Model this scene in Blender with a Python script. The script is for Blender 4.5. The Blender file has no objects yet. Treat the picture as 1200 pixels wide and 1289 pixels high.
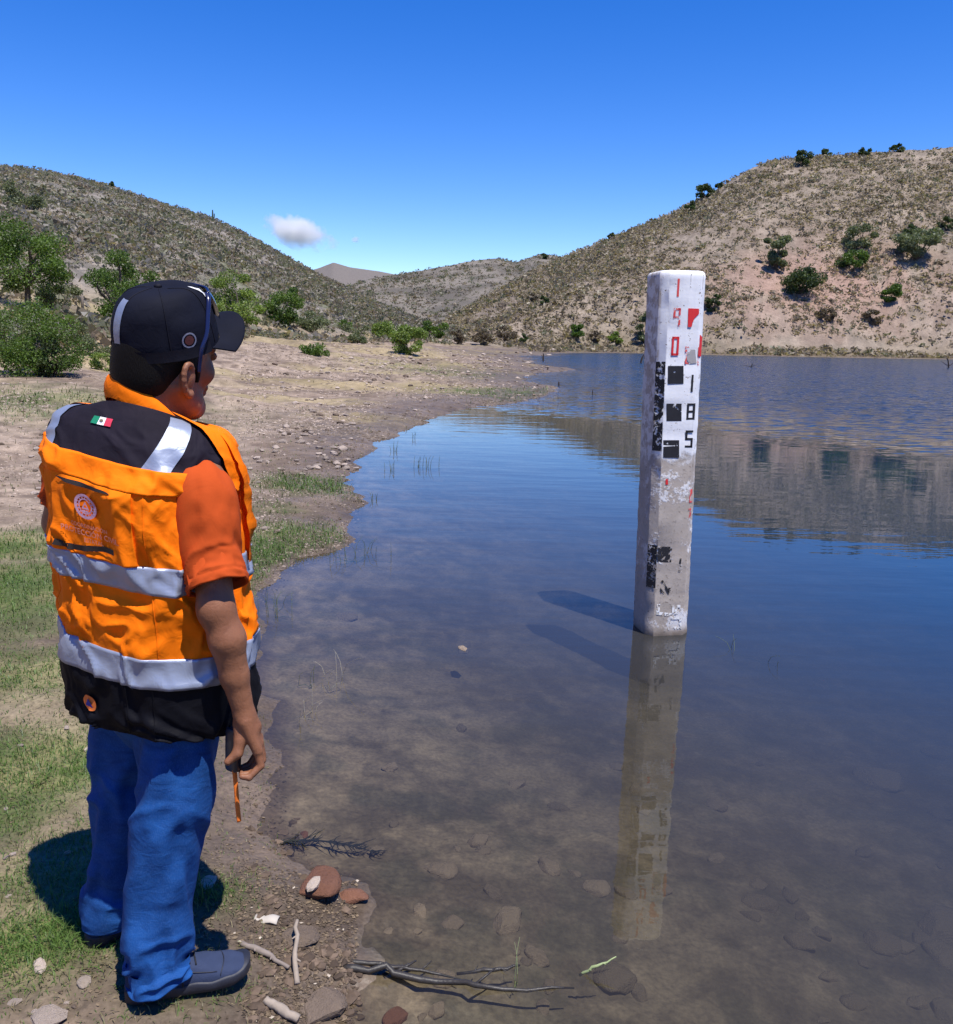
import bpy, math, random
import numpy as np
from mathutils import Vector, Matrix

sc = bpy.context.scene
R_ = math.radians

# ------------------------------------------------------------------ camera
F, PITCH, ROLL, CAMZ = 1100.0, math.atan(214.5 / 1100.0), R_(1.2), 1.72
CAM = np.array([0.0, 0.0, CAMZ])
fwv = np.array([0, math.cos(PITCH), -math.sin(PITCH)])
rt0 = np.array([1.0, 0, 0])
up0 = np.cross(rt0, fwv)
rtv = rt0 * math.cos(ROLL) + up0 * math.sin(ROLL)
upv = -rt0 * math.sin(ROLL) + up0 * math.cos(ROLL)
cd = bpy.data.cameras.new('camera')
cd.sensor_fit = 'HORIZONTAL'
cd.sensor_width = 36.0
cd.lens = 36.0 * F / 1200.0
cd.clip_start = 0.05
cd.clip_end = 20000
cam = bpy.data.objects.new('camera', cd)
sc.collection.objects.link(cam)
cam.matrix_world = Matrix(((rtv[0], upv[0], -fwv[0], 0), (rtv[1], upv[1], -fwv[1], 0),
                           (rtv[2], upv[2], -fwv[2], CAMZ), (0, 0, 0, 1)))
sc.camera = cam

# ------------------------------------------------------------------ sky, sun, exposure
SUN_AZ, SUN_EL = R_(140), R_(68.5)          # azimuth clockwise from +Y
w = bpy.data.worlds.new('World')
sc.world = w
w.use_nodes = True
nt = w.node_tree
sky = nt.nodes.new('ShaderNodeTexSky')
sky.sky_type = 'NISHITA'
sky.sun_disc = False
sky.sun_elevation = SUN_EL
sky.sun_rotation = SUN_AZ
sky.altitude = 2000
sky.air_density = 1.0
sky.dust_density = 0.05
sky.ozone_density = 2.0
hsv = nt.nodes.new('ShaderNodeHueSaturation')
hsv.inputs['Saturation'].default_value = 1.42
hsv.inputs['Hue'].default_value = 0.518
nt.links.new(sky.outputs[0], hsv.inputs['Color'])
nt.links.new(hsv.outputs[0], nt.nodes['Background'].inputs[0])
nt.nodes['Background'].inputs[1].default_value = 0.15
sl = bpy.data.lights.new('sun', 'SUN')
sl.energy = 4.7
sl.angle = R_(0.53)
sl.color = (1.0, 0.955, 0.88)
so = bpy.data.objects.new('sun', sl)
sc.collection.objects.link(so)
sdir = Vector((math.sin(SUN_AZ) * math.cos(SUN_EL), math.cos(SUN_AZ) * math.cos(SUN_EL), math.sin(SUN_EL)))
so.rotation_euler = sdir.to_track_quat('Z', 'Y').to_euler()
so.location = (20, -20, 50)
sc.view_settings.view_transform = 'Standard'
sc.view_settings.look = 'None'
sc.view_settings.exposure = 0.45
sc.view_settings.gamma = 1.0
sc.render.engine = 'CYCLES'
sc.cycles.use_denoising = True
sc.cycles.max_bounces = 6
sc.cycles.transparent_max_bounces = 12
sc.cycles.caustics_reflective = False
sc.cycles.caustics_refractive = False
sc.cycles.use_adaptive_sampling = True
sc.cycles.adaptive_threshold = 0.02


# ------------------------------------------------------------------ helpers
def ray(px, py):
    px = np.asarray(px, float); py = np.asarray(py, float)
    d = fwv + rtv * ((px - 600) / F)[..., None] - upv * ((py - 644.5) / F)[..., None]
    return d / np.linalg.norm(d, axis=-1, keepdims=True)


def at(px, py, z=0.0):
    d = ray(px, py)
    return CAM + d * ((z - CAMZ) / d[..., 2])[..., None]


def _h(ix, iy, seed):
    h = (ix.astype(np.int64) * 374761393 + iy.astype(np.int64) * 668265263 + seed * 974634541) & 0xffffffff
    h = ((h ^ (h >> 13)) * 1274126177) & 0xffffffff
    h = ((h ^ (h >> 16)) * 2246822519) & 0xffffffff
    return ((h ^ (h >> 15)) & 0xffffff) / float(0xffffff)


def vn(x, y, seed=0):
    x = np.asarray(x, float); y = np.asarray(y, float)
    ix = np.floor(x); iy = np.floor(y)
    fx = x - ix; fy = y - iy
    fx = fx * fx * fx * (fx * (fx * 6 - 15) + 10); fy = fy * fy * fy * (fy * (fy * 6 - 15) + 10)
    a = _h(ix, iy, seed); b = _h(ix + 1, iy, seed); c = _h(ix, iy + 1, seed); d = _h(ix + 1, iy + 1, seed)
    return a + (b - a) * fx + (c - a) * fy + (a - b - c + d) * fx * fy


def fbm(x, y, o=4, seed=0, g=0.5):
    s = 0; a = 1; n = 0
    for i in range(o):
        s = s + a * vn(x * 2 ** i + 17.3 * i, y * 2 ** i - 9.1 * i, seed + i)
        n += a; a *= g
    return s / n


def sst(a, b, x):
    t = np.clip((np.asarray(x, float) - a) / (b - a), 0, 1)
    return t * t * (3 - 2 * t)


def mixc(a, b, t):
    return np.asarray(a) * (1 - t)[..., None] + np.asarray(b) * t[..., None]


def link(o, parent=None):
    sc.collection.objects.link(o)
    if parent is not None:
        o.parent = parent
    return o


def make_mesh(name, V, Q, mat=None, smooth=True, cols=None, attrs=None, uv=None):
    """V (n,3), Q (m,k) array or a list of face tuples"""
    me = bpy.data.meshes.new(name)
    V = np.asarray(V, np.float32)
    if isinstance(Q, np.ndarray):
        me.vertices.add(len(V)); me.vertices.foreach_set('co', V.ravel())
        k = Q.shape[1]; m = len(Q)
        me.loops.add(m * k); me.loops.foreach_set('vertex_index', Q.astype(np.int32).ravel())
        me.polygons.add(m)
        me.polygons.foreach_set('loop_start', np.arange(0, m * k, k, dtype=np.int32))
        me.polygons.foreach_set('loop_total', np.full(m, k, np.int32))
        me.update(calc_edges=True)
    else:
        me.from_pydata([tuple(map(float, v)) for v in V], [], Q)
    me.polygons.foreach_set('use_smooth', np.full(len(me.polygons), smooth))
    if cols is not None:
        c = np.ones((len(V), 4), np.float32); c[:, :3] = cols
        at_ = me.color_attributes.new('col', 'FLOAT_COLOR', 'POINT')
        at_.data.foreach_set('color', c.ravel())
    for n_, a in (attrs or {}).items():
        q = me.attributes.new(n_, 'FLOAT', 'POINT')
        q.data.foreach_set('value', np.asarray(a, np.float32))
    if mat:
        me.materials.append(mat)
    me.validate()
    return me


def mobj(name, V, Q, mat=None, parent=None, smooth=True, cols=None, attrs=None, loc=None):
    o = bpy.data.objects.new(name, make_mesh(name, V, Q, mat, smooth, cols, attrs))
    if loc is not None:
        o.location = loc
    return link(o, parent)


def empty(name, loc=(0, 0, 0), rz=0):
    o = bpy.data.objects.new(name, None)
    o.empty_display_size = 0.1
    o.location = loc; o.rotation_euler = (0, 0, rz)
    return link(o)


def tag(o, label=None, cat=None, group=None, kind=None):
    for k, v in (('label', label), ('category', cat), ('group', group), ('kind', kind)):
        if v:
            o[k] = v
    return o


def grid_faces(nr, nc, wrap=False):
    i = np.arange(nr - 1)[:, None]; j = np.arange(nc if wrap else nc - 1)[None, :]
    j2 = (j + 1) % nc
    return np.stack([i * nc + j, i * nc + j2, (i + 1) * nc + j2, (i + 1) * nc + j], -1).reshape(-1, 4)


def merge(parts):
    V = []; Q = []; n = 0
    for v, q in parts:
        V.append(v); Q.append(q + n); n += len(v)
    return np.concatenate(V), np.concatenate(Q)


def tube(path, rad, n=10, cap=True, flat=1.0, flatdir=None):
    """tapered tube along a polyline; quads"""
    P = np.asarray(path, float); rad = np.broadcast_to(np.asarray(rad, float), (len(P),))
    T = np.gradient(P, axis=0); T /= np.linalg.norm(T, axis=1, keepdims=True) + 1e-9
    ref = np.array([0.0, 0, 1]) if flatdir is None else np.asarray(flatdir, float)
    if flatdir is None and abs(T[0] @ ref) > 0.9:
        ref = np.array([1.0, 0, 0])
    V = []
    for p, t, r in zip(P, T, rad):
        a = ref - t * (ref @ t); a /= np.linalg.norm(a) + 1e-9
        b = np.cross(t, a)
        if flatdir is None:
            ref = a
        th = np.linspace(0, 2 * math.pi, n, endpoint=False)
        V.append(p + r * (np.cos(th)[:, None] * a * flat + np.sin(th)[:, None] * b))
    V = np.concatenate(V)
    Q = grid_faces(len(P), n, True)
    if cap:
        for e in (0, len(P) - 1):
            c = len(V); V = np.vstack([V, P[e]])
            i = np.arange(n); k = e * n
            a, b = k + i, k + (i + 1) % n
            Q = np.vstack([Q, np.stack([a, b, np.full(n, c), np.full(n, c)], -1) if e else np.stack([b, a, np.full(n, c), np.full(n, c)], -1)])
    return V, Q


def clean_quads(Q):
    """turn quads with a repeated last index into a list of faces"""
    return [tuple(int(k) for k in (q if q[2] != q[3] else q[:3])) for q in Q]


def tube_obj(name, path, rad, mat, parent=None, n=10, **k):
    V, Q = tube(path, rad, n, **k)
    return mobj(name, V, clean_quads(Q), mat, parent)


def catmull(pts, n):
    P = np.asarray(pts, float)
    t = np.linspace(0, len(P) - 1, n); out = []
    for x in t:
        i = min(int(x), len(P) - 2); f = x - i
        p0, p1, p2, p3 = P[max(i - 1, 0)], P[i], P[i + 1], P[min(i + 2, len(P) - 1)]
        out.append(0.5 * (2 * p1 + (p2 - p0) * f + (2 * p0 - 5 * p1 + 4 * p2 - p3) * f * f + (3 * p1 - p0 - 3 * p2 + p3) * f ** 3))
    return np.array(out)


# ------------------------------------------------------------------ materials
class NB:
    def __init__(s, name):
        s.m = bpy.data.materials.new(name); s.m.use_nodes = True
        s.t = s.m.node_tree; s.t.nodes.clear()
        s.out = s.t.nodes.new('ShaderNodeOutputMaterial')

    def n(s, typ, ins=None, **props):
        nd = s.t.nodes.new(typ)
        for k, v in props.items():
            setattr(nd, k, v)
        for k, v in (ins or {}).items():
            if isinstance(v, bpy.types.NodeSocket):
                s.t.links.new(v, nd.inputs[k])
            elif isinstance(v, bpy.types.Node):
                s.t.links.new(v.outputs[0], nd.inputs[k])
            else:
                nd.inputs[k].default_value = v
        return nd

    def math(s, op, a, b=0.0, c=None, clamp=False):
        ins = {0: a, 1: b}
        if c is not None:
            ins[2] = c
        return s.n('ShaderNodeMath', ins, operation=op, use_clamp=clamp).outputs[0]

    def mix(s, fac, a, b, blend='MIX'):
        nd = s.n('ShaderNodeMix', data_type='RGBA', blend_type=blend)
        for k, v in ((0, fac), (6, a), (7, b)):
            if isinstance(v, bpy.types.NodeSocket):
                s.t.links.new(v, nd.inputs[k])
            else:
                nd.inputs[k].default_value = v if not isinstance(v, tuple) else (tuple(v) + (1,))[:4]
        return nd.outputs[2]

    def ramp(s, fac, stops):
        nd = s.n('ShaderNodeValToRGB', {0: fac})
        e = nd.color_ramp.elements
        while len(e) < len(stops):
            e.new(0.5)
        for q, (p, c) in zip(e, stops):
            q.position = p
            q.color = (c, c, c, 1) if not isinstance(c, tuple) else (tuple(c) + (1,))[:4]
        return nd.outputs[0]

    def coord(s, which='Object'):
        return s.n('ShaderNodeTexCoord').outputs[which]

    def noise(s, scale, detail=4, rough=0.55, vec=None, dist=0.0, out=0):
        return s.n('ShaderNodeTexNoise', {'Vector': vec or s.coord(), 'Scale': scale, 'Detail': detail,
                                          'Roughness': rough, 'Distortion': dist}).outputs[out]

    def scalevec(s, vec, sc_):
        return s.n('ShaderNodeMapping', {'Vector': vec, 'Scale': sc_}).outputs[0]

    def bump(s, h, strength=0.5, dist=0.01, normal=None):
        ins = {'Height': h, 'Strength': strength, 'Distance': dist}
        if normal is not None:
            ins['Normal'] = normal
        return s.n('ShaderNodeBump', ins).outputs[0]

    def principled(s, color, rough=0.8, normal=None, **kw):
        p = s.n('ShaderNodeBsdfPrincipled')
        for k, v in [('Base Color', color), ('Roughness', rough), ('Normal', normal)] + [(k.replace('_', ' '), v) for k, v in kw.items()]:
            if v is None:
                continue
            if isinstance(v, bpy.types.NodeSocket):
                s.t.links.new(v, p.inputs[k])
            else:
                p.inputs[k].default_value = (tuple(v) + (1,))[:len(p.inputs[k].default_value)] if isinstance(v, tuple) else v
        return p.outputs[0]

    def done(s, surf):
        s.t.links.new(surf, s.out.inputs[0])
        return s.m


def vcol(nb, name='col'):
    return nb.n('ShaderNodeAttribute', attribute_name=name)


def fabric(name, color, rough=0.85, weave=700, var=0.12, wr=0.35, wscale=18, spec=0.2, **kw):
    b = NB(name)
    n1 = b.noise(9, 4)
    c = b.mix(b.ramp(n1, [(0.3, 0.0), (0.7, 1.0)]), tuple(x * (1 - var) for x in color), tuple(min(1, x * (1 + var)) for x in color))
    co = b.coord()
    wv = b.noise(weave, 1, vec=co)
    cr = b.noise(wscale, 3, 0.5, dist=1.2)
    nm = b.bump(cr, wr, 0.012)
    nm = b.bump(wv, 0.18, 0.0008, nm)
    return b.done(b.principled(c, rough, nm, Specular_IOR_Level=spec, **kw))


def plain(name, color, rough=0.6, nscale=30, var=0.15, bump=0.2, bdist=0.003, **kw):
    b = NB(name)
    n1 = b.noise(nscale, 5)
    c = b.mix(n1, tuple(x * (1 - var) for x in color), tuple(min(1, x * (1 + var)) for x in color))
    return b.done(b.principled(c, rough, b.bump(n1, bump, bdist), **kw))


def foliage(name, trans=0.35):
    b = NB(name)
    a = vcol(b)
    d = b.n('ShaderNodeBsdfDiffuse', {'Color': a.outputs[0], 'Roughness': 0.5})
    t = b.n('ShaderNodeBsdfTranslucent', {'Color': b.mix(1.0, a.outputs[0], (1.1, 1.15, 0.6), 'MULTIPLY')})
    g = b.n('ShaderNodeBsdfGlossy', {'Color': (1, 1, 1, 1), 'Roughness': 0.5})
    m1 = b.n('ShaderNodeMixShader', {0: trans, 1: d, 2: t})
    m2 = b.n('ShaderNodeMixShader', {0: 0.025, 1: m1, 2: g})
    return b.done(m2.outputs[0])


M_LEAF = foliage('leaf_foliage')
M_GRASS = foliage('grass_blades', 0.3)
M_DRY = foliage('dry_scrub', 0.38)
M_BARK = plain('bark', (0.11, 0.085, 0.065), 0.9, 25, 0.4, 0.8, 0.02)
# ------------------------------------------------------------------ the lie of the land
SHORE_PX = [(640, 449), (652, 453), (668, 459), (727, 465.5), (690, 469), (655, 475), (668, 482), (706, 488.5), (690, 497),
            (640, 508), (590, 513), (545, 522), (520, 535), (500, 545), (470, 560), (450, 578), (447, 592), (432, 600),
            (442, 618), (466, 632), (442, 645), (436, 662), (440, 685), (418, 694), (378, 704), (345, 725), (326, 752),
            (320, 800), (324, 850), (333, 900), (345, 940), (352, 965), (342, 1000), (348, 1050), (362, 1085),
            (392, 1102), (436, 1118), (452, 1140), (434, 1165), (425, 1190), (442, 1215), (430, 1245), (415, 1289)]
FAR_PX = [(660, 447.5), (700, 445), (740, 443.8), (800, 444.5), (900, 447), (1000, 449), (1100, 450.8), (1195, 452.3)]


def _lake():
    near = [at(*p)[:2] for p in SHORE_PX]
    far = [at(*p)[:2] for p in FAR_PX]
    pts = list(far[::-1]) + near
    pts += [np.array(q) for q in [(-0.40, 1.4), (-0.3, 0.2), (-0.1, -4), (2, -30), (60, -60), (170, -20), (200, 60), (165, 150)]]
    # fray each edge so that the waterline wanders
    out = []
    for i, p in enumerate(pts):
        q = pts[(i + 1) % len(pts)]
        L = np.linalg.norm(q - p); n = 4 if L < 60 else 6
        nrm = np.array([-(q - p)[1], (q - p)[0]]) / (L + 1e-9)
        for k in range(n):
            t = k / n
            c = p + (q - p) * t
            wob = (float(vn(c[0] * 6 / max(0.6, L), c[1] * 6 / max(0.6, L), 5)) - 0.5) * L * 0.28 * (0 if k == 0 else 1)
            out.append(c + nrm * wob)
    return np.array(out)


LAKE = _lake()


def sdist(x, y):
    """signed distance to the waterline, positive on land"""
    x = np.asarray(x, float); y = np.asarray(y, float); sh = x.shape
    x = x.ravel(); y = y.ravel()
    best = np.full(x.shape, 1e12); inside = np.zeros(x.shape, bool)
    A = LAKE; B = np.roll(LAKE, -1, 0)
    for (ax, ay), (bx, by) in zip(A, B):
        dx, dy = bx - ax, by - ay
        t = np.clip(((x - ax) * dx + (y - ay) * dy) / (dx * dx + dy * dy + 1e-12), 0, 1)
        q = (x - ax - t * dx) ** 2 + (y - ay - t * dy) ** 2
        np.minimum(best, q, out=best)
        if ay != by:
            c = ((ay > y) != (by > y)) & (x < (bx - ax) * (y - ay) / (by - ay) + ax)
            inside ^= c
    d = np.sqrt(best)
    return np.where(inside, -d, d).reshape(sh)


def _prof(pts):
    """(px, py, crest range, foot range) -> azimuth, crest height, ranges"""
    P = np.array(pts, float)
    d = ray(P[:, 0], P[:, 1]); az = np.arctan2(d[:, 0], d[:, 1]); tan = d[:, 2] / np.hypot(d[:, 0], d[:, 1])
    return az, CAMZ + P[:, 2] * tan, P[:, 2], P[:, 3]


HILL_L = _prof([(-500, 40, 200, 40), (-150, 172, 215, 45), (0, 208, 225, 48), (60, 215, 228, 50), (130, 232, 232, 55), (200, 254, 235, 60),
                (265, 274, 238, 68), (300, 290, 238, 75), (340, 312, 236, 84), (390, 340, 232, 95), (430, 360, 226, 105),
                (470, 379, 218, 120), (520, 399, 205, 140), (560, 411, 200, 165), (600, 421, 200, 190)])
HILL_R = _prof([(520, 424, 260, 215), (560, 407, 275, 205), (590, 388, 285, 195), (620, 370, 292, 185), (680, 337, 300, 172), (740, 311, 305, 170), (800, 287, 310, 176),
                (860, 262, 312, 184), (900, 239, 312, 190), (930, 220, 312, 196), (960, 205, 314, 202), (1000, 199, 318, 208),
                (1060, 195, 324, 214), (1130, 189, 330, 222), (1200, 185, 335, 230), (1400, 172, 345, 240), (1900, 200, 345, 230)])
HILL_M = _prof([(300, 420, 640, 420), (380, 385, 650, 420), (430, 362, 660, 420), (470, 350, 670, 420), (510, 344, 680, 420), (560, 335, 690, 420), (600, 327, 700, 430),
                (625, 325, 705, 430), (650, 330, 710, 430), (680, 320, 720, 430), (700, 322, 720, 430), (740, 335, 720, 430), (820, 380, 700, 430), (900, 430, 700, 430)])
HILL_F = _prof([(200, 360, 1500, 1000), (330, 352, 1500, 1000), (380, 344, 1500, 1000), (402, 337, 1500, 1000), (420, 330, 1500, 1000), (440, 336, 1500, 1000),
                (480, 342, 1500, 1000), (520, 350, 1500, 1000), (600, 380, 1500, 1000), (700, 420, 1500, 1000)])


def hill(az, r, prof, p=1.15, back=0.45):
    a, z, rc, rb = prof
    zc = np.interp(az, a, z); rc = np.interp(az, a, rc); rb = np.interp(az, a, rb)
    t = np.clip((r - rb) / np.maximum(rc - rb, 1), 0, 1)
    s = t ** p
    s = s * 0.85 + 0.15 * sst(0, 1, t)
    fall = 1 - back * sst(0.0, 1.0, (r - rc * 1.02) / (rc * 0.6))
    return zc, s * np.where(r > rc, fall, 1), t


FEET = np.array([-0.889, 2.008])


def H(x, y, d=None, micro=True):
    x = np.asarray(x, float); y = np.asarray(y, float)
    if d is None:
        d = sdist(x, y)
    r = np.hypot(x, y) + 1e-6; az = np.arctan2(x, y)
    dl = np.maximum(d, 0); dw = np.maximum(-d, 0)
    base = 0.105 * (1 - np.exp(-dl / 0.28)) + 0.03 * np.minimum(dl, 3) + 0.085 * np.clip(dl - 3, 0, 24) + 0.03 * np.clip(dl - 27, 0, 40)
    und = fbm(x * 0.11, y * 0.11, 3, 3) - 0.5
    base = base + und * np.minimum(dl * 0.09, 1.1)
    depth = 0.012 * (1 - np.exp(-dw / 0.05)) + 1.5 * (1 - np.exp(-dw * 0.15 / 1.5))
    z = np.where(d > 0, base, -depth)
    edge = sst(4, 24, d)
    for prof, p, back in ((HILL_L, 1.0, 0.5), (HILL_R, 0.95, 0.3), (HILL_M, 1.1, 0.3), (HILL_F, 1.1, 0.3)):
        zc, s, t = hill(az, r, prof, p, back)
        s = s * edge
        gul = (fbm(x * 0.018, y * 0.018, 4, 40) - 0.5) * 9 + (fbm(x * 0.07, y * 0.07, 3, 44) - 0.5) * 2.2
        h = z * (1 - s) + (zc + gul * np.clip(1.05 - t, 0.12, 1)) * s
        z = np.where(t > 0, np.maximum(z, h), z)
    if micro:
        near = np.exp(-r / 14.0)
        lump = (fbm(x * 2.1, y * 2.1, 4, 11) - 0.5) * 0.07 + (fbm(x * 9, y * 9, 3, 12) - 0.5) * 0.022 + (fbm(x * 30, y * 30, 2, 14) - 0.5) * 0.008
        far = (fbm(x * 0.8, y * 0.8, 3, 13) - 0.5) * 0.34 * sst(5, 24, r)
        amp = np.where(d > 0, 0.75 + 0.25 * sst(0.0, 0.25, d), 0.75 - 0.1 * sst(0.0, 0.35, -d))
        z = z + lump * amp * (0.35 + near) + far * sst(0.5, 4, d)
    # firm ground where the man stands
    k = np.exp(-((x - FEET[0]) ** 2 + (y - FEET[1]) ** 2) / 0.16)
    return z * (1 - k) + 0.12 * k + (fbm(x * 22, y * 22, 2, 15) - 0.5) * 0.01 * k


def polar_rings():
    rs = [0.75]
    while rs[-1] < 1750:
        r = rs[-1]
        rs.append(r + min((r * r + 1.72 ** 2) / 1.72 * 0.0026, 0.0115 * r))
    return np.array(rs)


RINGS = polar_rings()
AZ_IN = np.linspace(R_(-33), R_(33), 520)
GZ = None      # heights on the polar grid, filled by build_ground


def ground_at(px, py):
    """where the sight line through a picture point meets the land (vectorised)"""
    px = np.atleast_1d(np.asarray(px, float)); py = np.atleast_1d(np.asarray(py, float))
    d = ray(px, py)
    az = np.arctan2(d[:, 0], d[:, 1]); tan = d[:, 2] / np.hypot(d[:, 0], d[:, 1])
    out = np.zeros((len(px), 3))
    for a0 in range(0, len(px), 4000):
        sl_ = slice(a0, a0 + 4000)
        u = np.clip((az[sl_] - AZ_IN[0]) / (AZ_IN[1] - AZ_IN[0]), 0, len(AZ_IN) - 1.001); j = u.astype(int); f = u - j
        prof = GZ[:, j] * (1 - f) + GZ[:, j + 1] * f
        line = CAMZ + RINGS[:, None] * tan[sl_][None]
        g = line - prof
        i = np.where((g < 0).any(0), (g < 0).argmax(0), len(RINGS) - 1); i = np.clip(i, 1, None)
        k = np.arange(len(j)); a_, b_ = g[i - 1, k], g[i, k]
        t = np.clip(a_ / (a_ - b_ + 1e-9), 0, 1)
        r = RINGS[i - 1] + (RINGS[i] - RINGS[i - 1]) * t
        out[sl_] = np.stack([r * np.sin(az[sl_]), r * np.cos(az[sl_]), prof[i - 1, k] * (1 - t) + prof[i, k] * t], -1)
    return out


def ground_z(x, y):
    r = np.hypot(x, y); az = np.arctan2(x, y)
    u = np.clip((az - AZ_IN[0]) / (AZ_IN[1] - AZ_IN[0]), 0, len(AZ_IN) - 1.001); j = u.astype(int); f = u - j
    i = np.clip(np.searchsorted(RINGS, r) - 1, 0, len(RINGS) - 2); t = np.clip((r - RINGS[i]) / (RINGS[i + 1] - RINGS[i]), 0, 1)
    return (GZ[i, j] * (1 - f) + GZ[i, j + 1] * f) * (1 - t) + (GZ[i + 1, j] * (1 - f) + GZ[i + 1, j + 1] * f) * t


# patches of green turf and of bare pale soil: (px, py, half-width m, half-depth m, strength)
GRASS = [(30, 740, .9, 1.1, 1.0), (10, 690, 1.0, 0.8, 0.9), (40, 850, .5, .45, .8), (60, 960, .45, .4, 1.0), (20, 1010, .4, .3, .7), (60, 1180, .28, .16, 1.0),
         (20, 1190, .2, .14, 1.0), (398, 672, .5, .6, 1.3), (340, 690, .5, .6, 1.2), (400, 607, .6, .6, 1.3), (330, 720, .3, .4, .8), (100, 1050, .3, .25, .6),
         (360, 640, .4, .4, .45), (690, 491, 1.3, 2.6, 1.5), (640, 494, 2.2, 2.8, 1.1), (560, 470, 4, 7, .55), (430, 440, 4, 7, .4), (395, 442, 1.6, 3, .9),
         (120, 490, 2.2, 1.6, .6), (40, 485, 3, 2, .7), (110, 440, 3, 4, .6), (240, 1230, .12, .08, .6), (265, 1120, .1, .1, .8), (320, 600, .8, .9, .3), (70, 1100, .3, .3, .6)]
_GP = [(at(a, b, 0.12 if b > 600 else (0.15 if a > 320 else 0.8))[:2], w1, w2, s) for a, b, w1, w2, s in GRASS]


def grass_mask(x, y, d):
    g = np.zeros(np.shape(x))
    for c, a, b, s in _GP:
        rr = math.hypot(*c); e = c / rr
        u = (x - c[0]) * e[1] - (y - c[1]) * e[0]; v = (x - c[0]) * e[0] + (y - c[1]) * e[1]
        g = np.maximum(g, s * np.exp(-((u / a) ** 2 + (v / b) ** 2)))
    n = fbm(x * 2.3, y * 2.3, 4, 21)
    g = g * sst(0.25, 0.6, n + 0.28 * g) * 1.15
    return np.clip(g, 0, 1) * sst(-0.02, 0.12, d)


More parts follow.
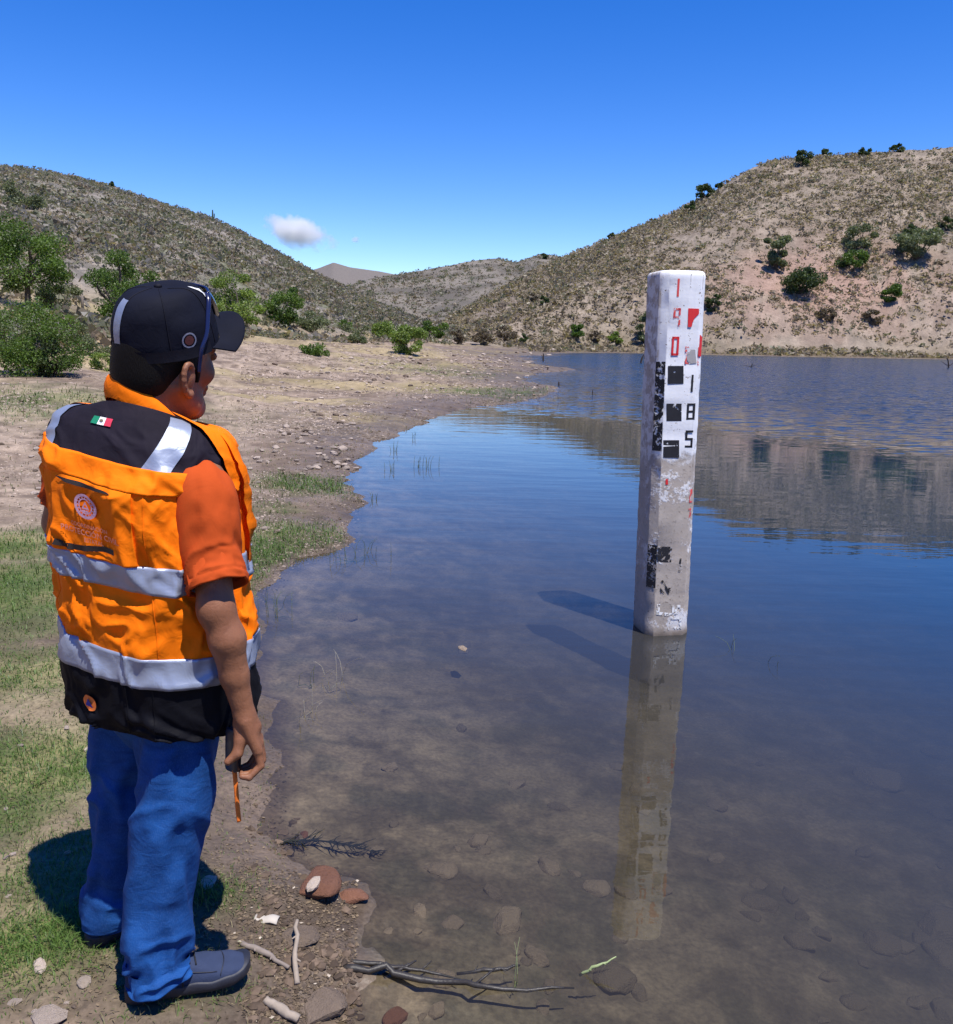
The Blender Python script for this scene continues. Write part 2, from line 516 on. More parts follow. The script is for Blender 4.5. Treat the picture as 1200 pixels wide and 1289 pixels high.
def build_ground():
    global GZ
    rs = RINGS; a_in = AZ_IN
    a_out = np.concatenate([np.linspace(R_(33), R_(327), 60)[1:-1]])
    az = np.concatenate([a_in, a_out])
    A, Rr = np.meshgrid(az, rs)
    X = Rr * np.sin(A); Y = Rr * np.cos(A)
    aw = (A + math.pi) % (2 * math.pi) - math.pi
    d = sdist(X, Y)
    Z = H(X, Y, d)
    GZ = Z[:, :len(a_in)]
    sh = X.shape
    Q = grid_faces(sh[0], sh[1], True)
    # albedo
    n1 = fbm(X * 0.5, Y * 0.5, 5, 50); n2 = fbm(X * 3.1, Y * 3.1, 4, 51); n3 = fbm(X * 14, Y * 14, 3, 52)
    dirt = mixc((0.15, 0.108, 0.08), (0.335, 0.255, 0.19), sst(0.36, 0.62, n1 * 0.45 + n2 * 0.55))
    dirt = mixc(dirt, np.array((0.20, 0.15, 0.105)), sst(0.5, 0.75, n3) * 0.6)
    nearl = np.exp(-(np.hypot(X, Y) / 5.5) ** 2)
    dirt = mixc(dirt, mixc((0.09, 0.067, 0.048), (0.185, 0.137, 0.097), sst(0.3, 0.7, n2)), nearl * 0.9)
    dirt = mixc(dirt, np.array((0.34, 0.27, 0.13)), sst(0.42, 0.6, fbm(X * 0.21, Y * 0.33, 4, 56)) * sst(8, 18, np.hypot(X, Y)) * 0.55)
    g = grass_mask(X, Y, d)
    gcol = mixc((0.07, 0.10, 0.025), (0.17, 0.16, 0.065), sst(0.35, 0.7, n2))
    col = mixc(dirt, gcol, g * 0.85)
    wet = np.maximum(sst(0.0, 0.085, 0.085 - Z + (n3 - 0.5) * 0.05), 0.85 * sst(1.0, 0.1, d / (0.4 + 0.12 * np.hypot(X, Y)) - (n2 - 0.5) * 1.3 - (n1 - 0.5))) * (d > -0.5)
    mud = mixc((0.06, 0.045, 0.034), (0.125, 0.09, 0.065), n2)
    col = mixc(col, mud, wet * 0.85)
    bot = mixc((0.125, 0.097, 0.068), (0.27, 0.21, 0.15), sst(0.3, 0.7, n2 * 0.55 + n3 * 0.45))
    bot = mixc(bot, np.array((0.07, 0.07, 0.045)), sst(0.53, 0.68, fbm(X * 5, Y * 5, 4, 57)) * 0.4)
    col = mixc(col, bot, sst(0.0, 0.14, -d))
    rr = np.hypot(X, Y)
    # the hills
    h1 = fbm(X * 0.16, Y * 0.16, 4, 60); h2 = fbm(X * 0.55, Y * 0.55, 3, 61); h3 = fbm(X * 0.03, Y * 0.03, 3, 62)
    hl = mixc((0.15, 0.132, 0.108), (0.25, 0.215, 0.178), sst(0.35, 0.65, h2))
    hl = mixc(hl, np.array((0.13, 0.135, 0.075)), sst(0.46, 0.66, h1 * 0.6 + h3 * 0.4) * 0.8)
    hr = mixc((0.19, 0.152, 0.115), (0.31, 0.25, 0.19), sst(0.32, 0.68, h2 * 0.6 + h1 * 0.4))
    hr = mixc(hr, np.array((0.15, 0.115, 0.085)), sst(0.5, 0.66, h1) * 0.7)
    _, sR, tR = hill(aw, rr, HILL_R); _, sL, tL = hill(aw, rr, HILL_L)
    red = np.exp(-((aw - R_(20.5)) / R_(6.5)) ** 2) * np.exp(-((tR - 0.24) / 0.17) ** 2) * sst(0.35, 0.6, h1 + 0.1)
    hr = mixc(hr, mixc((0.27, 0.165, 0.125), (0.36, 0.235, 0.185), h2), np.clip(red * 0.9, 0, 0.75))
    hm = mixc((0.115, 0.10, 0.08), (0.20, 0.172, 0.138), sst(0.3, 0.7, fbm(X * 0.05, Y * 0.05, 4, 64)))
    hr = mixc(hr, mixc((0.125, 0.11, 0.062), (0.235, 0.195, 0.125), h2), sst(16, 3, d) * 0.9)
    onL = sst(0.02, 0.12, tL) * (1 - sst(R_(-3), R_(0), aw)) * (rr < 400)
    onR = sst(3, 12, d) * sst(150, 175, rr) * sst(R_(-6), R_(-1), aw) * (rr < 420)
    col = mixc(col, hl, onL); col = mixc(col, hr, onR * (1 - onL))
    col = mixc(col, hm, sst(380, 430, rr))
    col = mixc(col, np.array((0.165, 0.142, 0.122)), sst(850, 1000, rr))
    o = mobj('ground', np.stack([X, Y, Z], -1).reshape(-1, 3), Q, None, cols=col.reshape(-1, 3),
             attrs={'wet': np.clip(wet, 0, 1).ravel()})
    return tag(o, kind='structure')


def ground_material():
    b = NB('ground_soil')
    p = b.n('ShaderNodeNewGeometry').outputs['Position']
    col = vcol(b).outputs[0]
    wet = vcol(b, 'wet').outputs['Fac']
    fine = b.noise(55, 3, 0.65, p)
    mid = b.noise(4.5, 3, 0.6, p)
    big = b.noise(0.9, 3, 0.65, p)
    vor = b.n('ShaderNodeTexVoronoi', {'Vector': p, 'Scale': 38.0, 'Randomness': 1.0})
    c = b.mix(1.0, col, b.ramp(fine, [(0.25, 0.62), (0.75, 1.35)]), 'MULTIPLY')
    c = b.mix(1.0, c, b.ramp(mid, [(0.25, 0.72), (0.75, 1.25)]), 'MULTIPLY')
    c = b.mix(1.0, c, b.ramp(big, [(0.3, 0.82), (0.7, 1.16)]), 'MULTIPLY')
    h = b.math('ADD', b.math('MULTIPLY', fine, 0.5), b.math('MULTIPLY', vor.outputs['Distance'], 0.5))
    nm = b.bump(h, 0.55, 0.012)
    nm = b.bump(mid, 0.5, 0.06, nm)
    nm = b.bump(b.math('MULTIPLY', big, 1.0), 0.35, 0.5, nm)
    rough = b.math('SUBTRACT', 0.95, b.math('MULTIPLY', wet, 0.45))
    return b.done(b.principled(c, rough, nm, Specular_IOR_Level=0.25))


ground = build_ground()
ground.data.materials.append(ground_material())


def build_water():
    rs = [0.6]
    while rs[-1] < 330:
        r = rs[-1]
        rs.append(r + min((r * r + 1.72 ** 2) / 1.72 * 0.006, 0.03 * r))
    rs = np.array(rs)
    az = np.concatenate([np.linspace(R_(-34), R_(34), 230), np.linspace(R_(34), R_(326), 50)[1:-1]])
    A, Rr = np.meshgrid(az, rs)
    X = Rr * np.sin(A); Y = Rr * np.cos(A)
    d = sdist(X, Y)
    dep = np.maximum(-H(X, Y, d, micro=False), 0)
    keep = (d < 0.6 + 0.02 * Rr)
    Q = grid_faces(*X.shape, True)
    k = keep.ravel()[Q].any(1)
    Q = Q[k]
    V = np.stack([X, Y, np.zeros_like(X)], -1).reshape(-1, 3); dep = dep.ravel()
    used, inv = np.unique(Q, return_inverse=True)
    o = mobj('lake_water', V[used], inv.reshape(-1, 4), None, attrs={'depth': dep[used]})
    b = NB('lake_water')
    p = b.n('ShaderNodeNewGeometry').outputs['Position']
    sx = b.n('ShaderNodeSeparateXYZ', {0: p})
    dist = b.n('ShaderNodeVectorMath', {0: p}, operation='LENGTH').outputs['Value']
    # a breeze roughens the open water beyond the sheltered bay; patches wander
    breeze = b.math('ADD', dist, b.math('MULTIPLY', b.math('SUBTRACT', b.noise(0.06, 3, 0.5, p), 0.5), 16))
    breeze = b.math('ADD', breeze, b.math('MULTIPLY', sx.outputs[0], 1.1))
    wind = b.ramp(b.math('DIVIDE', breeze, 100.0), [(0.23, 0.0), (0.40, 1.0)])
    sv = b.scalevec(p, (0.55, 1.6, 1.0))
    r1 = b.noise(1.3, 3, 0.5, sv); r2 = b.noise(5.5, 3, 0.55, sv); r3 = b.noise(16, 2, 0.5, sv)
    calm = b.bump(r1, 0.022, 0.22)
    calm = b.bump(r3, 0.03, 0.006, calm)
    wn = b.noise(4.5, 2, 0.55, sv, 0, 1)
    wv = b.n('ShaderNodeVectorMath', {0: wn, 1: (0.5, 0.5, 0.5)}, operation='SUBTRACT').outputs[0]
    kv = b.n('ShaderNodeCombineXYZ', {0: b.math('MULTIPLY', wind, 0.9), 1: b.math('MULTIPLY', wind, 2.6), 2: 0.0}).outputs[0]
    wv = b.n('ShaderNodeVectorMath', {0: wv, 1: kv}, operation='MULTIPLY').outputs[0]
    nm = b.n('ShaderNodeVectorMath', {0: calm, 1: wv}, operation='ADD').outputs[0]
    nm = b.n('ShaderNodeVectorMath', {0: nm}, operation='NORMALIZE').outputs[0]
    fr = b.n('ShaderNodeFresnel', {'IOR': 1.40, 'Normal': nm}).outputs[0]
    depth = vcol(b, 'depth').outputs['Fac']
    turb = b.math('SUBTRACT', 1.0, b.math('POWER', 2.718, b.math('MULTIPLY', depth, -3.1)), clamp=True)
    turb = b.math('ADD', b.math('MULTIPLY', turb, 0.88), 0.02)
    silt = b.mix(b.noise(1.1, 4, 0.6, p), (0.058, 0.050, 0.038), (0.078, 0.065, 0.047))
    silt = b.mix(b.ramp(depth, [(0.16, 0.0), (0.62, 1.0)]), silt, (0.010, 0.032, 0.066))
    tr = b.n('ShaderNodeBsdfTransparent', {'Color': b.mix(turb, (0.80, 0.80, 0.76), (0.5, 0.55, 0.5))})
    df = b.n('ShaderNodeBsdfDiffuse', {'Color': silt})
    under = b.n('ShaderNodeMixShader', {0: turb, 1: tr, 2: df})
    gl = b.n('ShaderNodeBsdfGlossy', {'Color': (1, 1, 1, 1), 'Roughness': b.math('ADD', b.math('MULTIPLY', wind, 0.12), 0.012), 'Normal': nm})
    o.data.materials.append(b.done(b.n('ShaderNodeMixShader', {0: fr, 1: under, 2: gl}).outputs[0]))
    return tag(o, kind='structure')


build_water()
# ------------------------------------------------------------------ trees and shrubs
def quads_at(P, size, rng, up=0.0, aspect=1.0):
    """one small randomly turned leaf quad at each point"""
    n = len(P)
    a = rng.normal(size=(n, 3)); a[:, 2] += up; a /= np.linalg.norm(a, axis=1, keepdims=True)
    b = rng.normal(size=(n, 3)); b -= a * (a * b).sum(1, keepdims=True); b /= np.linalg.norm(b, axis=1, keepdims=True)
    s = (np.asarray(size) * rng.uniform(0.6, 1.4, n))[:, None]
    a = a * s * aspect; b = b * s
    V = np.stack([P - a - b * 0.5, P + a * 0.2 - b, P + a + b * 0.4, P - a * 0.1 + b], 1).reshape(-1, 3)
    return V, np.arange(n * 4).reshape(-1, 4)


def crown_points(rng, n, wdt, hgt, base, clumps, flat=0.7):
    """points gathered in clumps through an uneven crown"""
    C = []
    while len(C) < clumps:
        p = rng.uniform(-1, 1, 3)
        if 0.25 < (p ** 2).sum() < 1.0:
            C.append(p)
    C = np.array(C)
    C[:, 0] *= wdt / 2 * 0.85; C[:, 1] *= wdt / 2 * 0.85; C[:, 2] = base + (C[:, 2] * 0.5 + 0.5) * (hgt - base) * 0.93
    k = rng.integers(0, clumps, n)
    rad = wdt * 0.5 * rng.uniform(0.22, 0.45, clumps)[k]
    q = rng.normal(size=(n, 3)); q /= np.linalg.norm(q, axis=1, keepdims=True)
    q *= (rng.uniform(0, 1, n) ** 0.45 * rad)[:, None]
    q[:, 2] *= flat
    P = C[k] + q
    P[:, 2] = np.maximum(P[:, 2], 0.02 * hgt)
    return P, C, k


def tree_meshes(seed, wdt, hgt, n, leaf, colA, colB, trunk=True, clumps=16, base=None):
    rng = np.random.default_rng(seed)
    base = hgt * (0.16 if trunk else 0.0) if base is None else base
    P, C, k = crown_points(rng, n, wdt, hgt, base, clumps)
    V, Q = quads_at(P, leaf, rng, 0.9)
    t = np.clip(rng.normal(0.5, 0.22, n) + (rng.uniform(-0.3, 0.3, clumps))[k], 0, 1)
    col = np.repeat(mixc(colA, colB, t), 4, 0)
    crown = make_mesh('crown', V, Q, M_LEAF, False, col)
    parts = []
    nst = 4 if trunk else 6
    if trunk:
        fork = np.array([rng.normal(0, 0.03) * wdt, rng.normal(0, 0.03) * wdt, hgt * 0.26])
        parts.append(tube(catmull([(0, 0, -0.15), (fork[0] * 0.3, fork[1] * 0.6, hgt * 0.13), fork], 6), np.linspace(0.055, 0.04, 6) * hgt * 0.75, 7, False))
    else:
        fork = np.array([0, 0, -0.05])
    pick = C[rng.permutation(len(C))[:nst + 5]]
    for c in pick:
        mid = fork * 0.5 + c * 0.5 + rng.normal(0, 0.05, 3) * wdt; mid[2] = fork[2] * 0.4 + c[2] * 0.6
        parts.append(tube(catmull([fork, mid, c], 6), np.linspace(0.026 if trunk else 0.016, 0.006, 6) * hgt, 5, False))
    V, Q = merge(parts)
    return crown, make_mesh('trunk', V, Q, M_BARK)


def put_tree(name, crown, trunk, loc, label, cat, group=None, rz=0.0, scale=1.0, stem='trunk'):
    e = empty(name, loc, rz)
    e.scale = (scale, scale, scale)
    link(bpy.data.objects.new('crown', crown), e)
    link(bpy.data.objects.new(stem, trunk), e)
    return tag(e, label, cat, group)


GREEN = ((0.045, 0.09, 0.012), (0.155, 0.25, 0.038))
YELL = ((0.10, 0.155, 0.028), (0.28, 0.38, 0.075))
DARK = ((0.03, 0.05, 0.016), (0.11, 0.155, 0.045))
GREY = ((0.10, 0.125, 0.055), (0.23, 0.26, 0.13))
BROWN = ((0.10, 0.075, 0.05), (0.21, 0.16, 0.10))
# px of the foot, width px, height px, leaf count, palette, trunk?, name, category, label
TREES = [
    (36, 386, 108, 92, 5200, GREEN, 1, 'mesquite_tree', 'tree', 'broad bright green spreading tree at the left edge below the hill'),
    (152, 412, 96, 86, 4200, GREEN, 1, 'mesquite_tree', 'tree', 'dense green tree just left of the man\'s black cap'),
    (300, 410, 74, 66, 3200, YELL, 0, 'shrub', 'shrub', 'yellowish green shrub right behind the cap brim'),
    (358, 410, 54, 50, 2600, GREEN, 0, 'shrub', 'shrub', 'round dark green shrub right of the cap, at the foot of the hill'),
    (46, 472, 112, 84, 4600, GREEN, 0, 'shrub', 'shrub', 'large light green feathery bush left of the man, nearest on the bank'),
    (12, 450, 70, 62, 2200, GREY, 0, 'shrub', 'shrub', 'grey green wispy bush cut by the left edge of the picture'),
    (66, 474, 54, 48, 2200, DARK, 0, 'shrub', 'shrub', 'small dark green bush in front of the feathery light bush'),
    (116, 448, 54, 40, 1500, GREY, 0, 'shrub', 'shrub', 'low grey shrub between the feathery bush and the man\'s head'),
    (134, 466, 34, 30, 700, YELL, 0, 'shrub', 'shrub', 'pale yellow green tuft beside the back of the man\'s neck'),
    (75, 392, 58, 34, 1500, GREY, 0, 'shrub', 'shrub', 'grey bush below the broad tree at the left'),
    (515, 446, 44, 38, 2400, YELL, 0, 'shrub', 'shrub', 'rounded green bush standing alone on the stony bank'),
    (547, 430, 32, 30, 1500, GREEN, 1, 'mesquite_tree', 'tree', 'small tree with a visible trunk behind the lone bank bush'),
    (482, 428, 46, 22, 1300, YELL, 0, 'shrub', 'shrub', 'low green shrub left of the lone bank bush'),
    (452, 432, 40, 26, 900, GREY, 0, 'shrub', 'shrub', 'olive dry shrub at the foot of the left slope'),
    (393, 418, 46, 26, 1300, GREY, 0, 'shrub', 'shrub', 'dull olive shrub at the right of the round dark shrub'),
    (396, 446, 40, 14, 900, GREEN, 0, 'shrub', 'shrub', 'flat bright green patch of low growth on the open bank'),
    (432, 414, 22, 12, 500, GREEN, 0, 'shrub', 'shrub', 'small dark bush high on the bank below the left slope'),
    (576, 433, 22, 20, 600, BROWN, 0, 'shrub', 'shrub', 'brown leafless shrub right of the small bank tree'),
    (607, 434, 30, 20, 700, BROWN, 0, 'shrub', 'shrub', 'wide brownish thicket at the valley mouth'),
    (636, 433, 26, 22, 700, BROWN, 0, 'shrub', 'shrub', 'grey brown bare thicket at the head of the lake'),
    (658, 434, 16, 14, 400, DARK, 0, 'shrub', 'shrub', 'small dark bush at the head of the lake'),
    (727, 429, 24, 22, 1000, GREEN, 1, 'mesquite_tree', 'tree', 'rounded green tree left of two on the far shore'),
    (773, 433, 21, 16, 900, YELL, 0, 'shrub', 'shrub', 'small bright green bush on the far shore, right of the rounded tree'),
    (748, 431, 15, 16, 500, BROWN, 0, 'shrub', 'shrub', 'brown shrub between the two green bushes on the far shore'),
    (811, 431, 26, 42, 1100, GREY, 0, 'shrub', 'shrub', 'tall olive shrub close to the left edge of the painted post'),
    (686, 384, 13, 12, 400, DARK, 0, 'shrub', 'shrub', 'small round dark bush alone on the lower right slope'),
    (673, 380, 13, 12, 300, BROWN, 0, 'shrub', 'shrub', 'brown bush beside the small dark bush on the slope'),
    (1007, 370, 52, 32, 2400, DARK, 0, 'shrub', 'shrub', 'widest dark green bush on the reddish part of the right hill'),
    (978, 340, 34, 50, 1800, GREY, 0, 'shrub', 'shrub', 'tall soft green bush above the widest dark bush'),
    (1081, 314, 42, 26, 1300, GREY, 0, 'shrub', 'shrub', 'soft green bush, upper of the pair near the hill\'s middle'),
    (1074, 341, 36, 26, 1300, GREEN, 0, 'shrub', 'shrub', 'brighter green bush, lower of the pair near the hill\'s middle'),
    (1154, 328, 48, 38, 2000, GREY, 0, 'shrub', 'shrub', 'large green bush right of the pair on the right hill'),
    (1120, 380, 28, 20, 1000, GREEN, 0, 'shrub', 'shrub', 'small bright green bush below the large right hill bush'),
    (1146, 296, 20, 16, 500, DARK, 0, 'shrub', 'shrub', 'small dark bush just above the large right hill bush'),
    (1192, 290, 20, 14, 500, DARK, 0, 'shrub', 'shrub', 'dark bush at the right edge of the picture, mid slope'),
    (898, 392, 20, 22, 800, DARK, 0, 'shrub', 'shrub', 'dark shrub just right of the top of the painted post'),
    (1097, 408, 26, 18, 600, BROWN, 0, 'shrub', 'shrub', 'brown shrub on the lower hill under the red soil'),
    (1040, 402, 24, 14, 500, BROWN, 0, 'shrub', 'shrub', 'low brown shrub below the widest dark bush'),
    (1010, 209, 24, 18, 900, DARK, 0, 'shrub', 'shrub', 'largest dark bush on the skyline of the right hill'),
    (886, 251, 24, 17, 800, DARK, 1, 'mesquite_tree', 'tree', 'dark bushy tree on the steep skyline left of the hill top'),
    (869, 268, 14, 14, 400, DARK, 0, 'shrub', 'shrub', 'small skyline bush below the dark skyline tree'),
    (1088, 196, 14, 9, 300, DARK, 0, 'shrub', 'shrub', 'small skyline bush on the flat hill top, middle of three'),
    (1130, 191, 15, 8, 300, DARK, 0, 'shrub', 'shrub', 'small skyline bush at the right of the flat hill top'),
    (1040, 197, 12, 8, 300, DARK, 0, 'shrub', 'shrub', 'tiny skyline bush next to the largest skyline bush'),
    (905, 238, 10, 9, 250, DARK, 0, 'shrub', 'shrub', 'tiny skyline bush above the dark skyline tree'),
    (770, 301, 9, 8, 250, DARK, 0, 'shrub', 'shrub', 'tiny skyline bush on the lower right ridge'),
    (686, 326, 9, 8, 200, DARK, 0, 'shrub', 'shrub', 'tiny bush on the far middle ridge'),
    (566, 334, 9, 8, 200, DARK, 0, 'shrub', 'shrub', 'dark dot of a tree on the distant middle ridge'),
    (140, 237, 9, 7, 200, DARK, 0, 'shrub', 'shrub', 'tiny bush on the skyline of the left hill'),
    (30, 262, 50, 26, 1200, GREY, 0, 'shrub', 'shrub', 'green thicket high on the left hill at the picture edge'),
]
_tp = ground_at([t[0] for t in TREES], [t[1] for t in TREES])
for i, ((px, py, wp, hp, n, pal, tr, nm, cat, lab), P) in enumerate(zip(TREES, _tp)):
    dist = float(np.linalg.norm(P - CAM))
    wd, hg = wp * dist / F, hp * dist / F
    if dist > 900:
        P = P * 0.5; dist *= 0.5
    leaf = max(0.011 * wd, 1.25 * dist / F) if n > 1500 else max(0.02 * wd, 1.1 * dist / F)
    cr, tk = tree_meshes(100 + i, wd, hg, int(n * 2.5), leaf * 0.72, pal[0], pal[1], bool(tr), 22 if n > 2000 else 11)
    put_tree(nm, cr, tk, P - np.array([0, 0, 0.05]), lab, cat, stem='trunk' if tr else 'stems')


# countless dry tufts and low scrub over the slopes: one mass for each hill
def scrub(name, prof, n, az0, az1, seed, sizes, pals, wts, label, tmax=1.0, tpow=0.8, q=11, qs=0.32):
    rng = np.random.default_rng(seed)
    az = rng.uniform(R_(az0), R_(az1), n)
    a, zc, rc, rb = prof
    RC = np.interp(az, a, rc); RB = np.interp(az, a, rb)
    t = rng.uniform(0.02, 1, n) ** tpow * tmax
    r = RB + (RC - RB) * t
    r = np.where(rng.uniform(0, 1, n) < 0.1, RB - rng.uniform(0, 1, n) * 18, r)
    x = r * np.sin(az); y = r * np.cos(az)
    d = sdist(x, y)
    den = fbm(x * 0.05, y * 0.05, 3, seed)
    ok = (d > 1.2) & (rng.uniform(0, 1, n) < 0.2 + 1.8 * np.clip(den - 0.3, 0, 1))
    x, y, t = x[ok], y[ok], t[ok]; n = len(x)
    z = ground_z(x, y)
    s = rng.uniform(0, 1, n) ** 3.2 * (sizes[1] - sizes[0]) + sizes[0]
    loc = rng.normal(size=(n, q, 3)); loc /= np.linalg.norm(loc, axis=2, keepdims=True)
    loc *= (rng.uniform(0.25, 1, (n, q, 1)) ** 0.6)
    loc[..., 2] = np.abs(loc[..., 2]) * 0.75
    P = np.stack([x, y, z], -1)[:, None, :] + loc * s[:, None, None]
    V, Q = quads_at(P.reshape(-1, 3), np.repeat(s * qs, q), rng, 0.8, 0.55)
    k = rng.choice(len(pals), n, p=wts)
    A = np.array([p[0] for p in pals])[k]; B = np.array([p[1] for p in pals])[k]
    tt = rng.uniform(0, 1, (n, 1, 1)) * 0.6 + rng.uniform(0, 0.4, (n, q, 1))
    col = A[:, None, :] * (1 - tt) + B[:, None, :] * tt
    o = mobj(name, V, Q, M_DRY, None, False, np.repeat(col.reshape(-1, 3), 4, 0))
    return tag(o, label, 'scrub', kind='stuff')


STRAW = ((0.27, 0.215, 0.145), (0.42, 0.345, 0.24))
GROCK = ((0.20, 0.18, 0.155), (0.32, 0.285, 0.25))
OLIVE = ((0.13, 0.132, 0.075), (0.24, 0.235, 0.145))
BRSC = ((0.16, 0.125, 0.09), (0.28, 0.22, 0.16))
scrub('dry_scrub', HILL_R, 40000, -3.5, 31, 31, (0.25, 1.6), (STRAW, BRSC, OLIVE, BROWN), (0.56, 0.29, 0.13, 0.02), 'dry grass tufts and brown scrub over the right hill')
scrub('dry_scrub', HILL_L, 36000, -33, -1.0, 32, (0.2, 1.25), (GROCK, OLIVE, BRSC, STRAW), (0.24, 0.40, 0.26, 0.10), 'grey green scrub and rock over the left hill', q=15, qs=0.24)
scrub('dry_scrub', HILL_M, 6000, -9, 6, 33, (0.7, 2.8), (OLIVE, BRSC, STRAW), (0.42, 0.48, 0.10), 'dark scrub dotted over the distant middle ridge', q=10)
# ------------------------------------------------------------------ the painted gauge post
POST_P = at(830.5, 791)
POST_AZ = R_(-10.4)      # turn of the front face
PW, PC, PH = 0.188, 0.043, 2.135


def post_material():
    b = NB('painted_concrete')
    co = b.coord()
    s = b.n('ShaderNodeSeparateXYZ', {0: co})
    z = s.outputs[2]
    n1 = b.noise(14, 6, 0.65, co); n2 = b.noise(60, 4, 0.6, co); n3 = b.noise(4, 4, 0.6, co)
    st = b.noise(9, 4, 0.6, b.scalevec(co, (6, 6, 0.5)))
    conc = b.mix(n1, (0.30, 0.255, 0.215), (0.56, 0.495, 0.435))
    conc = b.mix(b.ramp(n3, [(0.45, 0.0), (0.65, 0.6)]), conc, (0.44, 0.36, 0.31))
    conc = b.mix(b.ramp(n2, [(0.58, 0.0), (0.7, 0.8)]), conc, (0.16, 0.13, 0.11))
    # damp band by the water
    conc = b.mix(b.ramp(b.math('ADD', z, b.math('MULTIPLY', n1, 0.06)), [(0.02, 0.85), (0.09, 0.0)]), conc, (0.11, 0.085, 0.06))
    white = b.mix(st, (0.74, 0.745, 0.77), (0.90, 0.90, 0.90))
    # paint: whole above 1.1 m, flaking off below and along the arrises
    lvl = b.math('ADD', z, b.math('MULTIPLY', b.math('SUBTRACT', n1, 0.5), 0.25))
    paint = b.ramp(b.math('DIVIDE', lvl, 2.2), [(0.475, 0.0), (0.50, 1.0)])
    lowp = b.ramp(b.math('ADD', n3, b.math('MULTIPLY', n2, 0.35)), [(0.70, 0.0), (0.76, 0.8)])
    paint = b.math('MAXIMUM', paint, b.math('MULTIPLY', lowp, b.ramp(z, [(0.02, 0.0), (0.08, 1.0)])))
    chip = b.ramp(b.math('ADD', b.math('MULTIPLY', n2, 0.6), b.math('MULTIPLY', n1, 0.4)), [(0.60, 1.0), (0.64, 0.0)])
    paint = b.math('MULTIPLY', paint, chip)
    # left side: mottled peeling paint, greyed further to paint in its shade
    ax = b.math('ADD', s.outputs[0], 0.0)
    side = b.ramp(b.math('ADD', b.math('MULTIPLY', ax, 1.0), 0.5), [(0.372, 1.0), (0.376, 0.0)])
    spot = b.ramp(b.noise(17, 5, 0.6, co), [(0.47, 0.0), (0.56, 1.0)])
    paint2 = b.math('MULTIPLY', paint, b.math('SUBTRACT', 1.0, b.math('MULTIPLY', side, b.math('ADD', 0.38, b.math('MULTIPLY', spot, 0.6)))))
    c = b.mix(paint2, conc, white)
    h = b.math('ADD', b.math('MULTIPLY', n2, 0.4), b.math('MULTIPLY', paint, 0.5))
    return b.done(b.principled(c, 0.85, b.bump(h, 0.6, 0.004), Specular_IOR_Level=0.3))


def chipped(name, color, lo, hi, scale=26, flakes=70):
    """thin paint, worn through in places"""
    b = NB(name)
    co = b.coord()
    n = b.math('ADD', b.math('MULTIPLY', b.noise(scale, 5, 0.65, co), 0.65), b.math('MULTIPLY', b.noise(flakes, 3, 0.6, co), 0.35))
    keep = b.ramp(n, [(lo, 1.0), (hi, 0.0)])
    c = b.mix(b.noise(40, 3), color, tuple(min(1, x * 1.35 + 0.01) for x in color))
    p = b.principled(c, 0.7, Specular_IOR_Level=0.3)
    t = b.n('ShaderNodeBsdfTransparent')
    return b.done(b.n('ShaderNodeMixShader', {0: keep, 1: t, 2: p}).outputs[0])


M_BLACKP = chipped('black_paint', (0.010, 0.010, 0.014), 0.60, 0.63)
M_BLACKW = chipped('black_paint_worn', (0.010, 0.010, 0.014), 0.51, 0.54)
M_REDP = chipped('red_paint', (0.60, 0.025, 0.03), 0.62, 0.66)
M_REDW = chipped('red_paint_faded', (0.60, 0.07, 0.065), 0.51, 0.54)
M_GREYP = chipped('grey_scuff', (0.34, 0.32, 0.31), 0.56, 0.60, 12)
M_WHITEP = chipped('white_paint_worn', (0.78, 0.76, 0.72), 0.52, 0.55)


